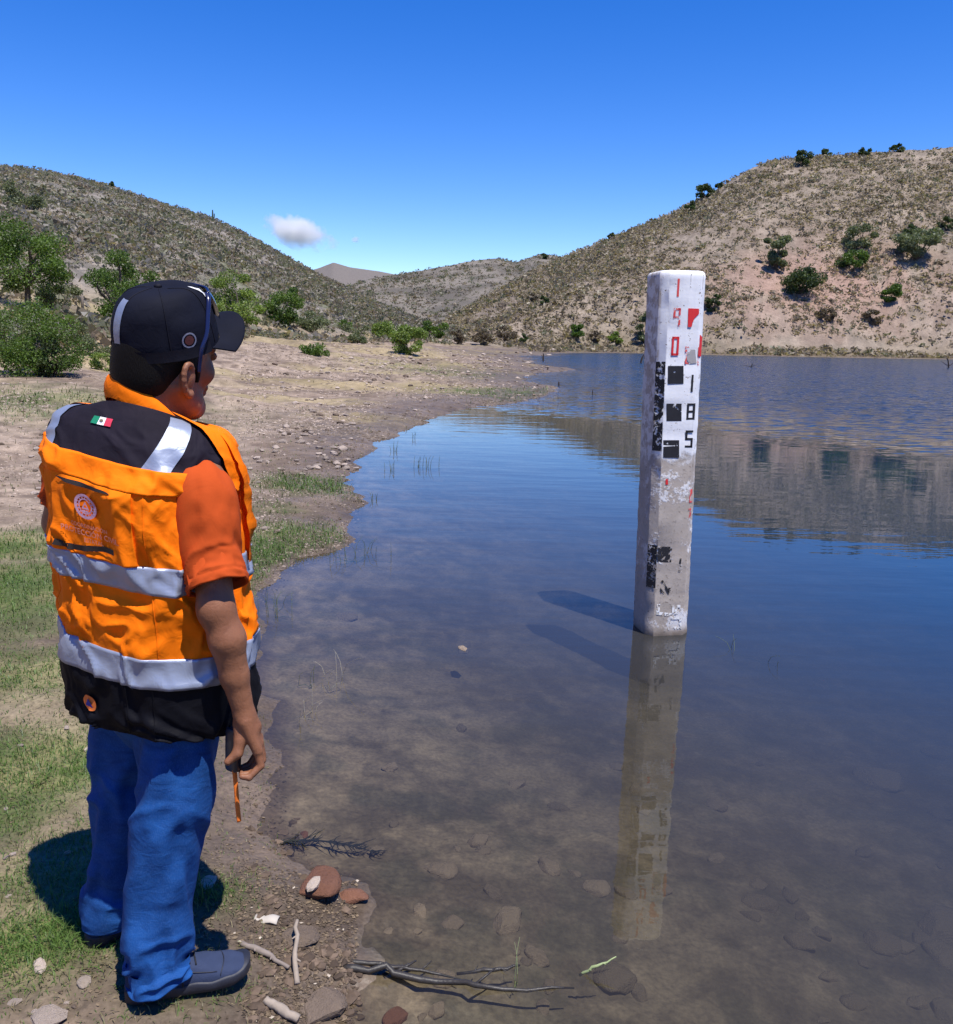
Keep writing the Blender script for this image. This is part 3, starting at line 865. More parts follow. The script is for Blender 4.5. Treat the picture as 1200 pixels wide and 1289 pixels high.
def build_post():
    root = empty('gauge_post', (POST_P[0], POST_P[1], 0), -POST_AZ)
    root.rotation_euler = (R_(-0.6), R_(-0.7), -POST_AZ)
    tag(root, 'weathered white concrete gauge post with black and red marks standing in the lake', 'gauge post')
    hw = PW / 2; f = hw + PC
    prof = [(-hw, -f), (hw, -f), (f, -hw), (f, hw), (hw, f), (-hw, f), (-f, hw), (-f, -hw)]
    # rounded arrises: three points for each corner
    pts = []
    for i, p in enumerate(prof):
        p = np.array(p); a = np.array(prof[i - 1]); c = np.array(prof[(i + 1) % 8])
        e = 0.0035
        pa = p + (a - p) / np.linalg.norm(a - p) * e; pc = p + (c - p) / np.linalg.norm(c - p) * e
        pts += [pa, (pa + pc) / 4 + p / 2, pc]
    pts = np.array(pts); m = len(pts)
    zs = np.concatenate([np.linspace(-0.9, PH - 0.03, 130), [PH - 0.014, PH - 0.005, PH]])
    sc_ = np.concatenate([np.ones(130), [0.985, 0.95, 0.90]])
    rng = np.random.default_rng(4)
    V = []
    for z, s in zip(zs, sc_):
        th = np.arange(m)
        wob = (vn(th * 0.9, np.full(m, z * 14), 8) - 0.5) * 0.004 + (vn(th * 0.3, np.full(m, z * 40), 9) - 0.5) * 0.003
        q = pts * (s + wob / f)[:, None]
        V.append(np.column_stack([q, np.full(m, z)]))
    V.append(np.array([[0, 0, PH + 0.004]]))
    V = np.concatenate(V)
    F_ = [tuple(int(k) for k in q) for q in grid_faces(len(zs), m, True)]
    k = (len(zs) - 1) * m
    F_ += [(k + i, k + (i + 1) % m, len(V) - 1) for i in range(m)]
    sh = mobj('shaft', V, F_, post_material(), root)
    bpy.context.view_layer.update()
    MW = root.matrix_world; Mi = MW.inverted()
    Wm = np.array(MW); n_w = Wm[:3, :3] @ np.array([0, -1.0, 0]); o_w = Wm[:3, :3] @ np.array([0, -f, 0]) + Wm[:3, 3]

    def face(px, py):
        d = ray(px, py); t = ((o_w - CAM) @ n_w) / (d @ n_w)
        q = np.array(Mi) @ np.append(CAM + d * t, 1)
        return q[0], q[2]

    def decal(name, polys, mat, off=0.0025):
        V = []; F2 = []
        for poly in polys:
            k = len(V)
            for x, z in poly:
                x = min(max(x, -hw + 0.001), hw + PC * 0.98)
                y = -f - off + max(0.0, x - hw)          # the mark wraps over the chamfer
                V.append((x + (off * 0.7 if x > hw else 0), y, z))
            F2.append(tuple(range(k, k + len(poly))))
        return mobj(name, np.array(V), F2, mat, root, False)

    def rect(x0, y0, x1, y1):
        a = face(x0, y0); b = face(x1, y0); c = face(x1, y1); d = face(x0, y1)
        return [d, c, b, a]

    def strokes(pts, wpx=2.6):
        out = []
        for (x0, y0), (x1, y1) in zip(pts[:-1], pts[1:]):
            dx, dy = x1 - x0, y1 - y0; L = math.hypot(dx, dy); ex, ey = dx / L * wpx / 2, dy / L * wpx / 2
            nx, ny = -ey, ex
            q = [(x0 - ex + nx, y0 - ey + ny), (x1 + ex + nx, y1 + ey + ny), (x1 + ex - nx, y1 + ey - ny), (x0 - ex - nx, y0 - ey - ny)]
            out.append([face(*p) for p in q])
        return out

    def glyph(ch, x0, y0, x1, y1, lean=-1.2):
        seg = {'9': [[(1, 1), (1, 0), (0, 0), (0, .5), (1, .5)]], '0': [[(0, 0), (1, 0), (1, 1), (0, 1), (0, 0)]],
               '8': [[(0, 0), (1, 0), (1, 1), (0, 1), (0, 0)], [(0, .5), (1, .5)]], '5': [[(1, 0), (0, 0), (0, .5), (1, .5), (1, 1), (0, 1)]],
               '1': [[(.5, 0), (.5, 1)]]}[ch]
        out = []
        for s in seg:
            out += strokes([(x0 + (x1 - x0) * a + lean * b, y0 + (y1 - y0) * b) for a, b in s])
        return out

    decal('numeral', glyph('1', 851, 352, 858, 372), M_REDW)
    decal('numeral', glyph('9', 849.5, 389, 856, 410), M_REDW)
    decal('numeral', glyph('0', 847.5, 425, 854, 446), M_REDP)
    decal('red_mark', [[face(866.5, 388), face(866, 411.5), face(870.5, 411.5), face(874, 401), face(880, 395), face(880, 388.5)][::1]], M_REDP)
    decal('red_mark', [[face(882, 421), face(880.5, 440), face(879, 448), face(885.3, 449), face(887.5, 424)]], M_REDP)
    decal('red_mark', strokes([(864, 437), (863.3, 457), (879, 459), (880, 438), (864, 437)], 2.2), M_REDW)
    decal('grey_scuff', [[face(866, 440), face(864.6, 452), face(868, 458), face(877, 457), face(875, 440)]], M_GREYP, 0.0018)
    decal('grey_scuff', [[face(870, 345), face(869, 362), face(886, 364), face(888, 346)]], M_GREYP, 0.0018)
    decal('black_square', [rect(841, 460.5, 860.5, 483)], M_BLACKP)
    decal('black_square', [rect(839, 508, 858, 530)], M_BLACKP)
    decal('black_square', [rect(835, 554, 855, 576)], M_BLACKP)
    decal('numeral', glyph('1', 868, 473, 876, 492), M_BLACKP)
    decal('numeral', glyph('8', 866.5, 509, 874, 527), M_BLACKP)
    decal('numeral', glyph('5', 864.5, 543, 871.5, 562), M_BLACKP)
    decal('black_mark', [rect(824, 688, 846, 708)], M_BLACKW)
    decal('numeral', glyph('1', 853, 704, 860, 718), M_BLACKW)
    decal('black_mark', strokes([(828, 738), (836, 748)], 3) + strokes([(834, 732), (842, 746)], 3) + strokes([(842, 734), (843, 744)], 3), M_BLACKW)
    decal('red_mark', [rect(868, 616, 873, 633)], M_REDW)
    decal('red_mark', [rect(867, 640, 871, 652)], M_REDW)
    decal('red_mark', [rect(838, 603, 841, 610)], M_REDP)
    decal('white_mark', strokes([(829, 762), (828, 772), (850, 774), (851, 764)], 4) + strokes([(855, 763), (848, 763), (847, 778), (857, 778), (856, 790), (843, 791)], 3.2), M_WHITEP)
    # black backbone stripe down the left chamfer
    Vc = []
    for z in np.linspace(1.12, 1.63, 24):
        Vc += [(-f - 0.0018, -hw - 0.003, z), (-hw - 0.003, -f - 0.0018, z)]
    mobj('black_stripe', np.array(Vc), grid_faces(24, 2)[:, ::-1].copy(), M_BLACKW, root, False)
    Vc = []
    for z in np.linspace(0.30, 0.56, 12):
        Vc += [(-f - 0.0018, -hw - 0.003, z), (-hw - 0.003, -f - 0.0018, z)]
    mobj('black_stripe', np.array(Vc), grid_faces(12, 2)[:, ::-1].copy(), M_BLACKW, root, False)
    return root


build_post()
# ------------------------------------------------------------------ stones, sticks, grass and litter
def stone_mesh(seed, sub=2, mat=None, flat=0.6, sharp=0.35, smooth=False):
    import bmesh
    bm = bmesh.new()
    bmesh.ops.create_icosphere(bm, subdivisions=sub, radius=1.0)
    V = np.array([v.co[:] for v in bm.verts]); F_ = [tuple(v.index for v in f.verts) for f in bm.faces]
    bm.free()
    rng = np.random.default_rng(seed)
    # cut by random planes for facets, then roughen
    for _ in range(15):
        n = rng.normal(size=3); n /= np.linalg.norm(n); h = rng.uniform(0.52, 0.86)
        s = np.maximum(V @ n - h, 0)
        V = V - n * s[:, None] * (1 - sharp * 0.3)
    V *= (1 + (vn(V[:, 0] * 2.3 + seed, V[:, 1] * 2.3 + V[:, 2] * 1.7, seed) - 0.5) * 0.14)[:, None]
    V *= np.array([1.0, rng.uniform(0.6, 0.9), flat])
    return make_mesh('stone', V, F_, mat, smooth)


def stone_mat(name, a, b_, wet=0.0):
    b = NB(name)
    co = b.coord()
    rnd = b.n('ShaderNodeObjectInfo').outputs['Random']
    n = b.noise(2.2, 6, 0.7, co); sp = b.noise(16, 4, 0.7, co)
    c = b.mix(n, a, b_)
    c = b.mix(b.ramp(sp, [(0.55, 0.0), (0.75, 0.7)]), c, tuple(x * 0.45 for x in a))
    c = b.mix(1.0, c, b.ramp(rnd, [(0.0, 0.72), (1.0, 1.3)]), 'MULTIPLY')
    return b.done(b.principled(c, 0.9 - 0.4 * wet, b.bump(b.math('ADD', n, b.math('MULTIPLY', sp, 0.5)), 0.6, 0.08), Specular_IOR_Level=0.3))


M_ST_PALE = stone_mat('pale_stone', (0.30, 0.24, 0.195), (0.46, 0.375, 0.31))
M_ST_BROWN = stone_mat('brown_stone', (0.13, 0.095, 0.07), (0.24, 0.18, 0.135))
M_ST_RED = stone_mat('rust_stone', (0.17, 0.07, 0.04), (0.30, 0.145, 0.09), 0.3)
M_ST_MUD = stone_mat('silted_stone', (0.24, 0.18, 0.13), (0.40, 0.31, 0.23), 0.2)
M_ST_WHITE = stone_mat('chalky_stone', (0.42, 0.34, 0.27), (0.60, 0.49, 0.40))
PALE = [stone_mesh(200 + i, 2, M_ST_PALE, 0.55) for i in range(4)]
BRWN = [stone_mesh(220 + i, 2, M_ST_BROWN, 0.5) for i in range(3)]
REDS = [stone_mesh(230 + i, 3, M_ST_RED, 0.6, 0.2, True) for i in range(2)]
MUDS = [stone_mesh(240 + i, 3, M_ST_MUD, 0.5, 0.1, True) for i in range(4)]
WHTS = [stone_mesh(250 + i, 2, M_ST_WHITE, 0.6) for i in range(2)]


def put_stone(mesh, P, size, label, group=None, rz=0, sink=0.3, squash=1.0, name='stone'):
    o = bpy.data.objects.new(name, mesh)
    o.location = (P[0], P[1], P[2] + size * (0.5 - sink) * squash)
    o.scale = (size, size, size * squash); o.rotation_euler = (0, 0, rz)
    return tag(link(o), label, 'stone', group)


srng = np.random.default_rng(77)
# stones named one by one: px, py, width px, mesh, label, under water?
NAMED = [
    (398, 1120, 76, REDS[0], 'rust brown rock at the waterline with a pale stone on it'),
    (444, 1130, 42, REDS[1], 'rounded orange rock at the edge of the water'),
    (397, 1123, 30, WHTS[0], 'whitish stone lying on the rust brown rock'),
    (384, 1052, 17, REDS[1], 'small red stone just under the water by the bank'),
    (262, 1112, 29, WHTS[1], 'pale stone on the mud beside the trouser leg'),
    (50, 1218, 26, WHTS[0], 'pink stone on the soil left of the shoe, by the grass'),
    (106, 1238, 20, WHTS[1], 'pale knobbly stone between the pink stone and the shoe'),
    (20, 1262, 16, PALE[0], 'small pale stone in the bottom left corner'),
    (60, 1284, 46, PALE[1], 'flat tan stone cut by the bottom edge, left'),
    (112, 945, 14, WHTS[1], 'small white stone on the grass beside the trousers'),
    (410, 1268, 70, BRWN[0], 'muddy brown rock at the bottom edge of the bank'),
    (376, 1184, 62, BRWN[1], 'low mud covered rock behind the upright twig'),
    (500, 1284, 36, REDS[0], 'dull red stone at the bottom edge under the water'),
]
SUBM = [
    (692, 1095, 42, 'round reddish stone under the water near the post reflection'),
    (557, 1096, 40, 'flat silted stone under the water right of the rust rocks'),
    (638, 1163, 54, 'long split stone under the water near the bottom middle'),
    (528, 1148, 30, 'small silted stone under the water, left of the long one'),
    (622, 1126, 34, 'low silted stone under the water above the long one'),
    (677, 1206, 40, 'silted stone under the water below the long one'),
    (770, 1232, 60, 'broad stone under the water by the green blade'),
    (1105, 985, 66, 'large faint stone far out under the water at the right'),
    (960, 1140, 52, 'oval stone under the water right of the post reflection'),
    (1005, 1186, 44, 'oval stone under the water right of the post reflection, lower one'),
    (1112, 1190, 46, 'yellowish stone under the water near the right edge'),
    (1186, 1172, 74, 'biggest yellowish stone under the water cut by the right edge'),
    (1190, 1204, 50, 'dark stone in front of the biggest yellowish one'),
    (1190, 1278, 40, 'stone in the bottom right corner under the water'),
    (583, 855, 24, 'small dark stone just breaking the surface in mid water'),
    (580, 918, 24, 'faint silted stone in mid water below the small dark one'),
    (438, 778, 34, 'pinkish stone under the water near the grassy bank'),
    (750, 1118, 38, 'silted stone touching the left of the post reflection'),
    (600, 1060, 36, 'faint silted stone in the open shallows'),
    (470, 1075, 30, 'low silted stone beside the dark weed'),
]
np_ = ground_at([s[0] for s in NAMED], [s[1] for s in NAMED])
for (px, py, wp, me, lab), P in zip(NAMED, np_):
    d = np.linalg.norm(P - CAM); s = wp * d / F / 2
    if 'lying on' in lab:
        P = P + np.array([0.0, -0.02, 0.035])
    put_stone(me, P, s, lab, rz=srng.uniform(0, 6), sink=0.35, squash=0.6 if wp > 40 else 0.8)
np_ = ground_at([s[0] for s in SUBM], [s[1] for s in SUBM])
for (px, py, wp, lab), P in zip(SUBM, np_):
    d = np.linalg.norm(P - CAM); s = wp * d / F / 2
    sq = 0.8
    if 'breaking' in lab:
        P[2] = -s * 0.25
    else:
        P[2] = min(P[2], -s * 0.9)
    put_stone(MUDS[int(srng.integers(4))], P, s, lab, rz=srng.uniform(0, 6), sink=0.4, squash=sq)

# more of the lake bed's stones, too alike to name
ex = [(srng.uniform(460, 1190), srng.uniform(940, 1285), srng.uniform(14, 34)) for _ in range(46)]
ep = ground_at([e[0] for e in ex], [e[1] for e in ex])
for (px, py, wp), P in zip(ex, ep):
    s = wp * np.linalg.norm(P - CAM) / F / 2
    P[2] = min(P[2], -s * 0.8)
    put_stone(MUDS[int(srng.integers(4))], P, s, 'small silted stone on the lake bed in the shallows', 'small stones on the lake bed', srng.uniform(0, 6), 0.4, 0.8)

# rubble along the beach: the biggest ones singly
zones = [((350, 450), (515, 600), 55, (6, 15), 'small stone in the rubble by the little reedy bay', 'rubble by the reedy bay'),
         ((330, 560), (450, 520), 60, (5, 11), 'small stone strewn on the open tan bank behind the bay', 'rubble on the open bank'),
         ((560, 700), (440, 500), 55, (4, 9), 'small stone on the far stony spit', 'rubble on the spit'),
         ((400, 700), (445, 475), 40, (3, 7), 'small stone on the bank beyond the lone bush', 'rubble beyond the lone bush'),
         ((0, 60), (500, 630), 16, (5, 12), 'small stone on the bare soil left of the vest', 'stones left of the vest'),
         ((310, 350), (560, 690), 14, (6, 14), 'small stone just right of the sleeve on the bank', 'stones right of the sleeve'),
         ((0, 110), (900, 1280), 16, (6, 12), 'small stone half sunk in the turf beside the man', 'small stones in the turf'),
         ((395, 440), (560, 600), 14, (9, 17), 'pale cobble on the point of the little bay', 'cobbles on the point')]
sp = []
for zi, ((x0, x1), (y0, y1), n, (a, b_), _, _) in enumerate(zones):
    for _ in range(n):
        sp.append((srng.uniform(x0, x1), srng.uniform(y0, y1), srng.uniform(a, b_), zi))
sp = np.array(sp)
gp = ground_at(sp[:, 0], sp[:, 1])
gd = sdist(gp[:, 0], gp[:, 1])
for (px, py, wp, zi), P, d_ in zip(sp, gp, gd):
    if d_ < -0.12 * np.linalg.norm(P[:2]) / 8:
        continue
    s = wp * np.linalg.norm(P - CAM) / F / 2
    me = (PALE + BRWN + PALE)[int(srng.integers(11))] if zi < 7 else PALE[int(srng.integers(4))]
    put_stone(me, P, s, zones[int(zi)][4], zones[int(zi)][5], srng.uniform(0, 6), 0.3)


def scatter_blobs(name, pts, size, cols, mat, label, kind='pebbles', flat=0.5):
    """thousands of little faceted pebbles joined"""
    import bmesh
    bm = bmesh.new(); bmesh.ops.create_icosphere(bm, subdivisions=1, radius=1.0)
    B = np.array([v.co[:] for v in bm.verts]); T = np.array([[v.index for v in f.verts] for f in bm.faces]); bm.free()
    if name != 'pebbles':
        B = np.array([(-1, 0, 0), (1, 0.2, 0), (0, 1, 0), (0, -1, 0.1), (0, 0, 0.4), (0.1, 0, -0.4)], float)
        T = np.array([(0, 3, 4), (3, 1, 4), (1, 2, 4), (2, 0, 4), (3, 0, 5), (1, 3, 5), (2, 1, 5), (0, 2, 5)])
    n = len(pts); m = len(B)
    rng = np.random.default_rng(n)
    a = rng.uniform(0, 6.28, n)
    L = B[None] * rng.uniform(0.65, 1.3, (n, m, 1)) * size[:, None, None] * np.stack([np.ones(n), rng.uniform(0.4, 0.9, n), rng.uniform(0.6, 1.1, n) * flat], -1)[:, None, :]
    X = L[..., 0] * np.cos(a)[:, None] - L[..., 1] * np.sin(a)[:, None]; Y = L[..., 0] * np.sin(a)[:, None] + L[..., 1] * np.cos(a)[:, None]
    V = np.stack([X, Y, L[..., 2]], -1) + pts[:, None, :]
    Q = (T[None] + (np.arange(n) * m)[:, None, None]).reshape(-1, 3)
    o = mobj(name, V.reshape(-1, 3), Q, mat, None, False, np.repeat(cols, m, 0))
    return tag(o, label, kind, kind='stuff')


def vcol_mat(name, rough=0.9):
    b = NB(name)
    c = b.mix(1.0, vcol(b).outputs[0], b.ramp(b.noise(40, 3), [(0.2, 0.65), (0.8, 1.3)]), 'MULTIPLY')
    return b.done(b.principled(c, rough, Specular_IOR_Level=0.25))


M_PEB = vcol_mat('pebble_stone')
# pebbles
n = 18000
px = np.concatenate([srng.uniform(300, 720, 10500), srng.uniform(0, 60, 1500), srng.uniform(300, 470, 4500), srng.uniform(0, 330, 1500)])
py = np.concatenate([srng.uniform(432, 560, 10500), srng.uniform(480, 660, 1500), srng.uniform(510, 760, 4500), srng.uniform(430, 560, 1500)])
gp = np.concatenate([ground_at(px[i:i + 1500], py[i:i + 1500]) for i in range(0, n, 1500)])
dd = sdist(gp[:, 0], gp[:, 1]); rr = np.linalg.norm(gp - CAM, axis=1)
dens = fbm(gp[:, 0] * 0.7, gp[:, 1] * 0.45, 3, 71)
ok = (dd > -0.1) & (rr < 110) & (srng.uniform(0, 1, n) < sst(0.36, 0.6, dens) + 0.12)
gp, rr = gp[ok], rr[ok]
size = srng.uniform(0.9, 3.0, len(gp)) * rr / F * srng.uniform(0.6, 1.1, len(gp))
cc = mixc((0.15, 0.11, 0.08), (0.46, 0.37, 0.30), srng.uniform(0, 1, len(gp)))
cc = cc * np.where(sdist(gp[:, 0], gp[:, 1]) < 0.3 + 0.04 * rr, 0.62, 1.0)[:, None]
scatter_blobs('pebbles', gp, size, cc, M_PEB, 'loose pebbles strewn along the left bank')
# litter: chips of wood, shell and dry leaf by the waterline at the man's feet
n = 8200
px = np.concatenate([srng.uniform(250, 450, 3400), srng.uniform(0, 320, 1800), srng.uniform(300, 450, 3000)]); py = np.concatenate([srng.uniform(960, 1289, 3400), srng.uniform(900, 1289, 1800), srng.uniform(1080, 1289, 3000)])
gp = np.concatenate([ground_at(px[i:i + 1300], py[i:i + 1300]) for i in range(0, n, 1300)])
dd = sdist(gp[:, 0], gp[:, 1])
ok = (dd > -0.06) & (srng.uniform(0, 1, n) < sst(0.42, 0.62, fbm(gp[:, 0] * 5, gp[:, 1] * 5, 4, 73)) + 0.05)
gp = gp[ok]; gp[:, 2] += 0.003
k = srng.uniform(0, 1, len(gp))
cc = np.where((k < 0.012)[:, None], np.array((0.45, 0.38, 0.30)), mixc((0.05, 0.036, 0.026), (0.21, 0.155, 0.10), srng.uniform(0, 1, len(gp))))
scatter_blobs('litter', gp, 0.0018 + 0.007 * srng.uniform(0, 1, len(gp)) ** 3, cc, M_PEB, 'dry plant chips and shell bits strewn over the mud', 'litter', 0.7)


# mud clods trodden up along the near waterline
px = np.concatenate([srng.uniform(310, 455, 900), srng.uniform(330, 440, 500)]); py = np.concatenate([srng.uniform(1000, 1289, 900), srng.uniform(1150, 1289, 500)])
gp = ground_at(px, py)
dd = sdist(gp[:, 0], gp[:, 1])
ok = (dd > -0.10) & (dd < 0.22) & (srng.uniform(0, 1, len(gp)) < sst(0.4, 0.6, fbm(gp[:, 0] * 7, gp[:, 1] * 7, 3, 75)) + 0.1)
gp = gp[ok]
scatter_blobs('pebbles', gp, 0.004 + 0.02 * srng.uniform(0, 1, len(gp)) ** 2.5, mixc((0.06, 0.042, 0.03), (0.17, 0.12, 0.085), srng.uniform(0, 1, len(gp))), M_PEB, 'clods of brown mud along the near waterline', 'mud', 0.6).name = 'mud_clods'


# turf: blades
def blades(name, P, hgt, wid, cols, label, lean=1.6, cat='grass'):
    n = len(P); rng = np.random.default_rng(n + 3)
    a = rng.uniform(0, 6.28, n); ln = rng.uniform(0.1, 1.0, n) * lean
    dx = np.stack([np.cos(a), np.sin(a), np.zeros(n)], -1); sd = np.stack([-np.sin(a), np.cos(a), np.zeros(n)], -1)
    up = np.array([0, 0, 1.0])
    h = hgt[:, None]; w_ = wid[:, None]
    p1 = P + up * h * 0.55 + dx * h * ln[:, None] * 0.35
    p2 = P + up * h * (1 - 0.35 * ln[:, None]) + dx * h * ln[:, None]
    V = np.stack([P - sd * w_, P + sd * w_, p1 + sd * w_ * 0.75, p2 + sd * w_ * 0.12, p2 - sd * w_ * 0.12, p1 - sd * w_ * 0.75], 1).reshape(-1, 3)
    k = (np.arange(n) * 6)[:, None]
    Q = np.concatenate([k + np.array([[0, 1, 2, 5]]), k + np.array([[5, 2, 3, 4]])])
    o = mobj(name, V, Q, M_GRASS, None, False, np.repeat(cols, 6, 0))
    return tag(o, label, cat, kind='stuff')


n = 104000
px = np.concatenate([srng.uniform(-30, 360, 62000), srng.uniform(300, 480, 18000), srng.uniform(0, 720, 24000)])
py = np.concatenate([srng.uniform(600, 1330, 62000), srng.uniform(560, 800, 18000), srng.uniform(432, 620, 24000)])
zz = np.where(py > 640, 0.14, 0.2)
hit = at(px, np.maximum(py, 432), 0.13)
far = py < 640
gp = hit.copy()
gf = np.concatenate([ground_at(px[far][i:i + 2000], py[far][i:i + 2000]) for i in range(0, far.sum(), 2000)])
gp[far] = gf
gp[:, 2] = ground_z(gp[:, 0], gp[:, 1])
dd = sdist(gp[:, 0], gp[:, 1]); gm = grass_mask(gp[:, 0], gp[:, 1], dd)
rr = np.linalg.norm(gp - CAM, axis=1)
u = srng.uniform(0, 1, n)
ok = (u < gm * 0.85 + 0.06) & (dd > 0.0) & (rr < 60)
gp, gm, rr = gp[ok], gm[ok], rr[ok]; m = len(gp)
dry = np.clip(srng.uniform(0, 1, m) - gm * 0.75 + 0.15, 0, 1)
cc = mixc(mixc((0.05, 0.105, 0.018), (0.15, 0.24, 0.05), srng.uniform(0, 1, m)), mixc((0.16, 0.13, 0.065), (0.30, 0.25, 0.14), srng.uniform(0, 1, m)), sst(0.25, 0.75, dry))
blades('grass', gp, (srng.uniform(0.006, 0.020, m) + 0.028 * srng.uniform(0, 1, m) ** 7) * (0.7 + 0.6 * gm) * np.clip(rr / 4, 1, 4.0), np.maximum(0.0013, 0.42 * rr / F) * srng.uniform(0.7, 1.2, m), cc, 'short patchy green turf and dry grass on the left bank')


# water plants standing in the shallows: each tuft a thing
def tuft(px, py, n, hpx, label, col, spread=0.35, lean=0.7, group=None, name='reed_tuft'):
    P = at(px, py, 0.0); d = np.linalg.norm(P - CAM); hm = hpx * d / F
    rng = np.random.default_rng(int(px * 7 + py))
    V = []; Q = []
    for i in range(n):
        b0 = np.array([rng.normal(0, spread * hm), rng.normal(0, spread * hm * 1.5), -0.03])
        a = rng.uniform(0, 6.28); l = rng.uniform(0.1, lean) * hm
        hh = hm * rng.uniform(0.5, 1.1)
        t = np.array([b0, b0 + [math.cos(a) * l * 0.3, math.sin(a) * l * 0.3, hh * 0.6 + 0.03], b0 + [math.cos(a) * l, math.sin(a) * l, hh + 0.03]])
        v, q = tube(catmull(t, 5), np.linspace(1, 0.35, 5) * max(0.001, 0.30 * d / F), 4, False)
        V.append(v); Q.append(q)
        v, q = tube([(0, 0, -0.05), b0 * 0.5 + [0, 0, -0.01], b0], 0.0015, 4, False); V.append(v); Q.append(q)
    V, Q = merge(list(zip(V, Q)))
    o = mobj(name, V, Q, col, None, True, loc=(P[0], P[1], 0))
    return tag(o, label, 'water plant', group)


M_REED = plain('reed_green', (0.10, 0.13, 0.05), 0.7)
M_REEDB = plain('reed_bright', (0.30, 0.36, 0.16), 0.6)
M_STRAWY = plain('straw_stem', (0.40, 0.36, 0.27), 0.7)
G2 = 'thin reeds in the shallow bay'
for px, py, n, h in [(520, 552, 4, 10), (497, 568, 5, 12), (540, 588, 6, 15), (492, 592, 6, 13), (470, 630, 5, 14), (525, 586, 5, 14)]:
    tuft(px, py, n, h, 'thin dark reeds standing in the still water of the small bay', M_REED, 0.3, 0.35, G2)
tuft(448, 700, 14, 22, 'green reeds at the tip of the grassy bank', M_REED, 0.7, 0.6)
tuft(345, 770, 12, 30, 'pale reeds in the water beside the orange vest', M_REED, 0.6, 0.6)
tuft(415, 858, 6, 34, 'pale curled stems sticking out of the water, upper clump', M_STRAWY, 0.3, 1.3)
tuft(380, 898, 7, 26, 'pale curled stems sticking out of the water, lower clump', M_STRAWY, 0.3, 1.3)
tuft(392, 855, 3, 16, 'short dark stems between the pale clumps', M_REED, 0.4, 0.9)
tuft(650, 1226, 3, 32, 'pale green shoots rising from the sunken branch', M_REEDB, 0.12, 0.5)
tuft(940, 818, 5, 14, 'dark floating stems right of the post', M_REED, 1.2, 2.2)


def stick(name, pts, rad, mat, label, cat='stick', n=8, knots=0.25, z0=0.0, side=None):
    """pts: (px, py, z above water/ground)"""
    P = []
    for px, py, z, water in pts:
        if water:
            q = at(px, py, z)
        else:
            q = ground_at(px, py)[0] + np.array([0, 0, z])
        P.append(q)
    P = np.array(P); o = P[0].copy(); m = 4 * (len(P) - 1) + 1
    rng = np.random.default_rng(int(pts[0][0]))
    t = np.linspace(0, 1, m)
    P = np.stack([np.interp(t, np.linspace(0, 1, len(P)), P[:, k]) for k in range(3)], -1)
    L = np.linalg.norm(P[-1] - P[0])
    jit = rng.normal(0, 1, P.shape) * L * 0.012; jit[0] = 0
    P = P + jit
    rr_ = np.interp(t, np.linspace(0, 1, len(rad)), rad) * rng.uniform(1 - knots * 0.5, 1 + knots * 0.5, m)
    parts = [tube(P - o, rr_, n)]
    for q in (0.35, 0.7):
        i = int(q * (m - 1)); dv = (P[min(i + 1, m - 1)] - P[i - 1]); dv /= np.linalg.norm(dv)
        sd_ = np.cross(dv, [0, 0, 1.0]) * rng.choice([-1, 1]) + [0, 0, 0.3] + dv * 0.8
        parts.append(tube([P[i] - o, P[i] - o + sd_ * L * 0.05, P[i] - o + sd_ * L * 0.09], np.array([0.6, 0.45, 0.25]) * rr_[i], 6))
    V, Q = merge(parts)
    ob = mobj(name, V, clean_quads(Q), mat, None, loc=tuple(o))
    tag(ob, label, cat)
    return ob


M_DRYW = plain('bleached_wood', (0.30, 0.245, 0.195), 0.9, 60, 0.3, 0.6, 0.004)
M_GRYW = plain('grey_wood', (0.22, 0.18, 0.155), 0.9, 60, 0.3, 0.6, 0.004)
M_WETW = plain('wet_black_wood', (0.03, 0.025, 0.021), 0.5, 40, 0.4, 0.6, 0.006)
stick('dry_stick', [(304, 1190, .006, 0), (335, 1205, .012, 0), (364, 1223, .01, 0)], [.0075, .008, .005], M_GRYW, 'grey stick lying on the mud in front of the shoe')
stick('dry_stick', [(375, 1182, .06, 0), (371, 1212, .03, 0), (374, 1242, .008, 0)], [.005, .007, .0085], M_DRYW, 'bleached knobbly twig standing up beside the grey stick')
stick('dry_stick', [(334, 1263, .012, 0), (352, 1275, .014, 0), (376, 1290, .016, 0)], [.010, .012, .012], M_DRYW, 'thick pale stick at the bottom edge right of the shoe')
stick('sunken_branch', [(420, 1208, .02, 1), (480, 1216, .012, 1), (530, 1222, .004, 1), (580, 1234, -.012, 1)], [.007, .0065, .005, .002], M_WETW, 'upper black wet branch running from the bank into the water', 'branch')
stick('sunken_branch', [(424, 1219, .02, 1), (500, 1226, .010, 1), (600, 1242, .003, 1), (722, 1249, -.004, 1)], [.010, .0095, .007, .0025], M_WETW, 'longer lower black wet branch running far into the water', 'branch')
stick('sunken_branch', [(575, 1226, -.01, 1), (620, 1220, .006, 1), (655, 1216, -.004, 1)], [.004, .006, .003], M_WETW, 'thin forked twig at the surface above the long wet branch', 'branch')
stick('green_blade', [(730, 1228, -.01, 1), (752, 1216, .03, 1), (776, 1205, .05, 1)], [.004, .004, .0015], M_REEDB, 'single green blade arching over the broad sunken stone', 'water plant')
M_WEED = plain('dark_weed', (0.012, 0.014, 0.012), 0.9, 40, 0.4, 0.8, 0.01)
wrng = np.random.default_rng(5)
core = catmull([at(x_, y_, z_) for x_, y_, z_ in ((350, 1060, .004), (395, 1058, -.006), (440, 1064, -.012), (480, 1076, -.03))], 30)
wp_ = [tube(core - core[0], np.linspace(0.004, 0.0015, 30), 5, False)]
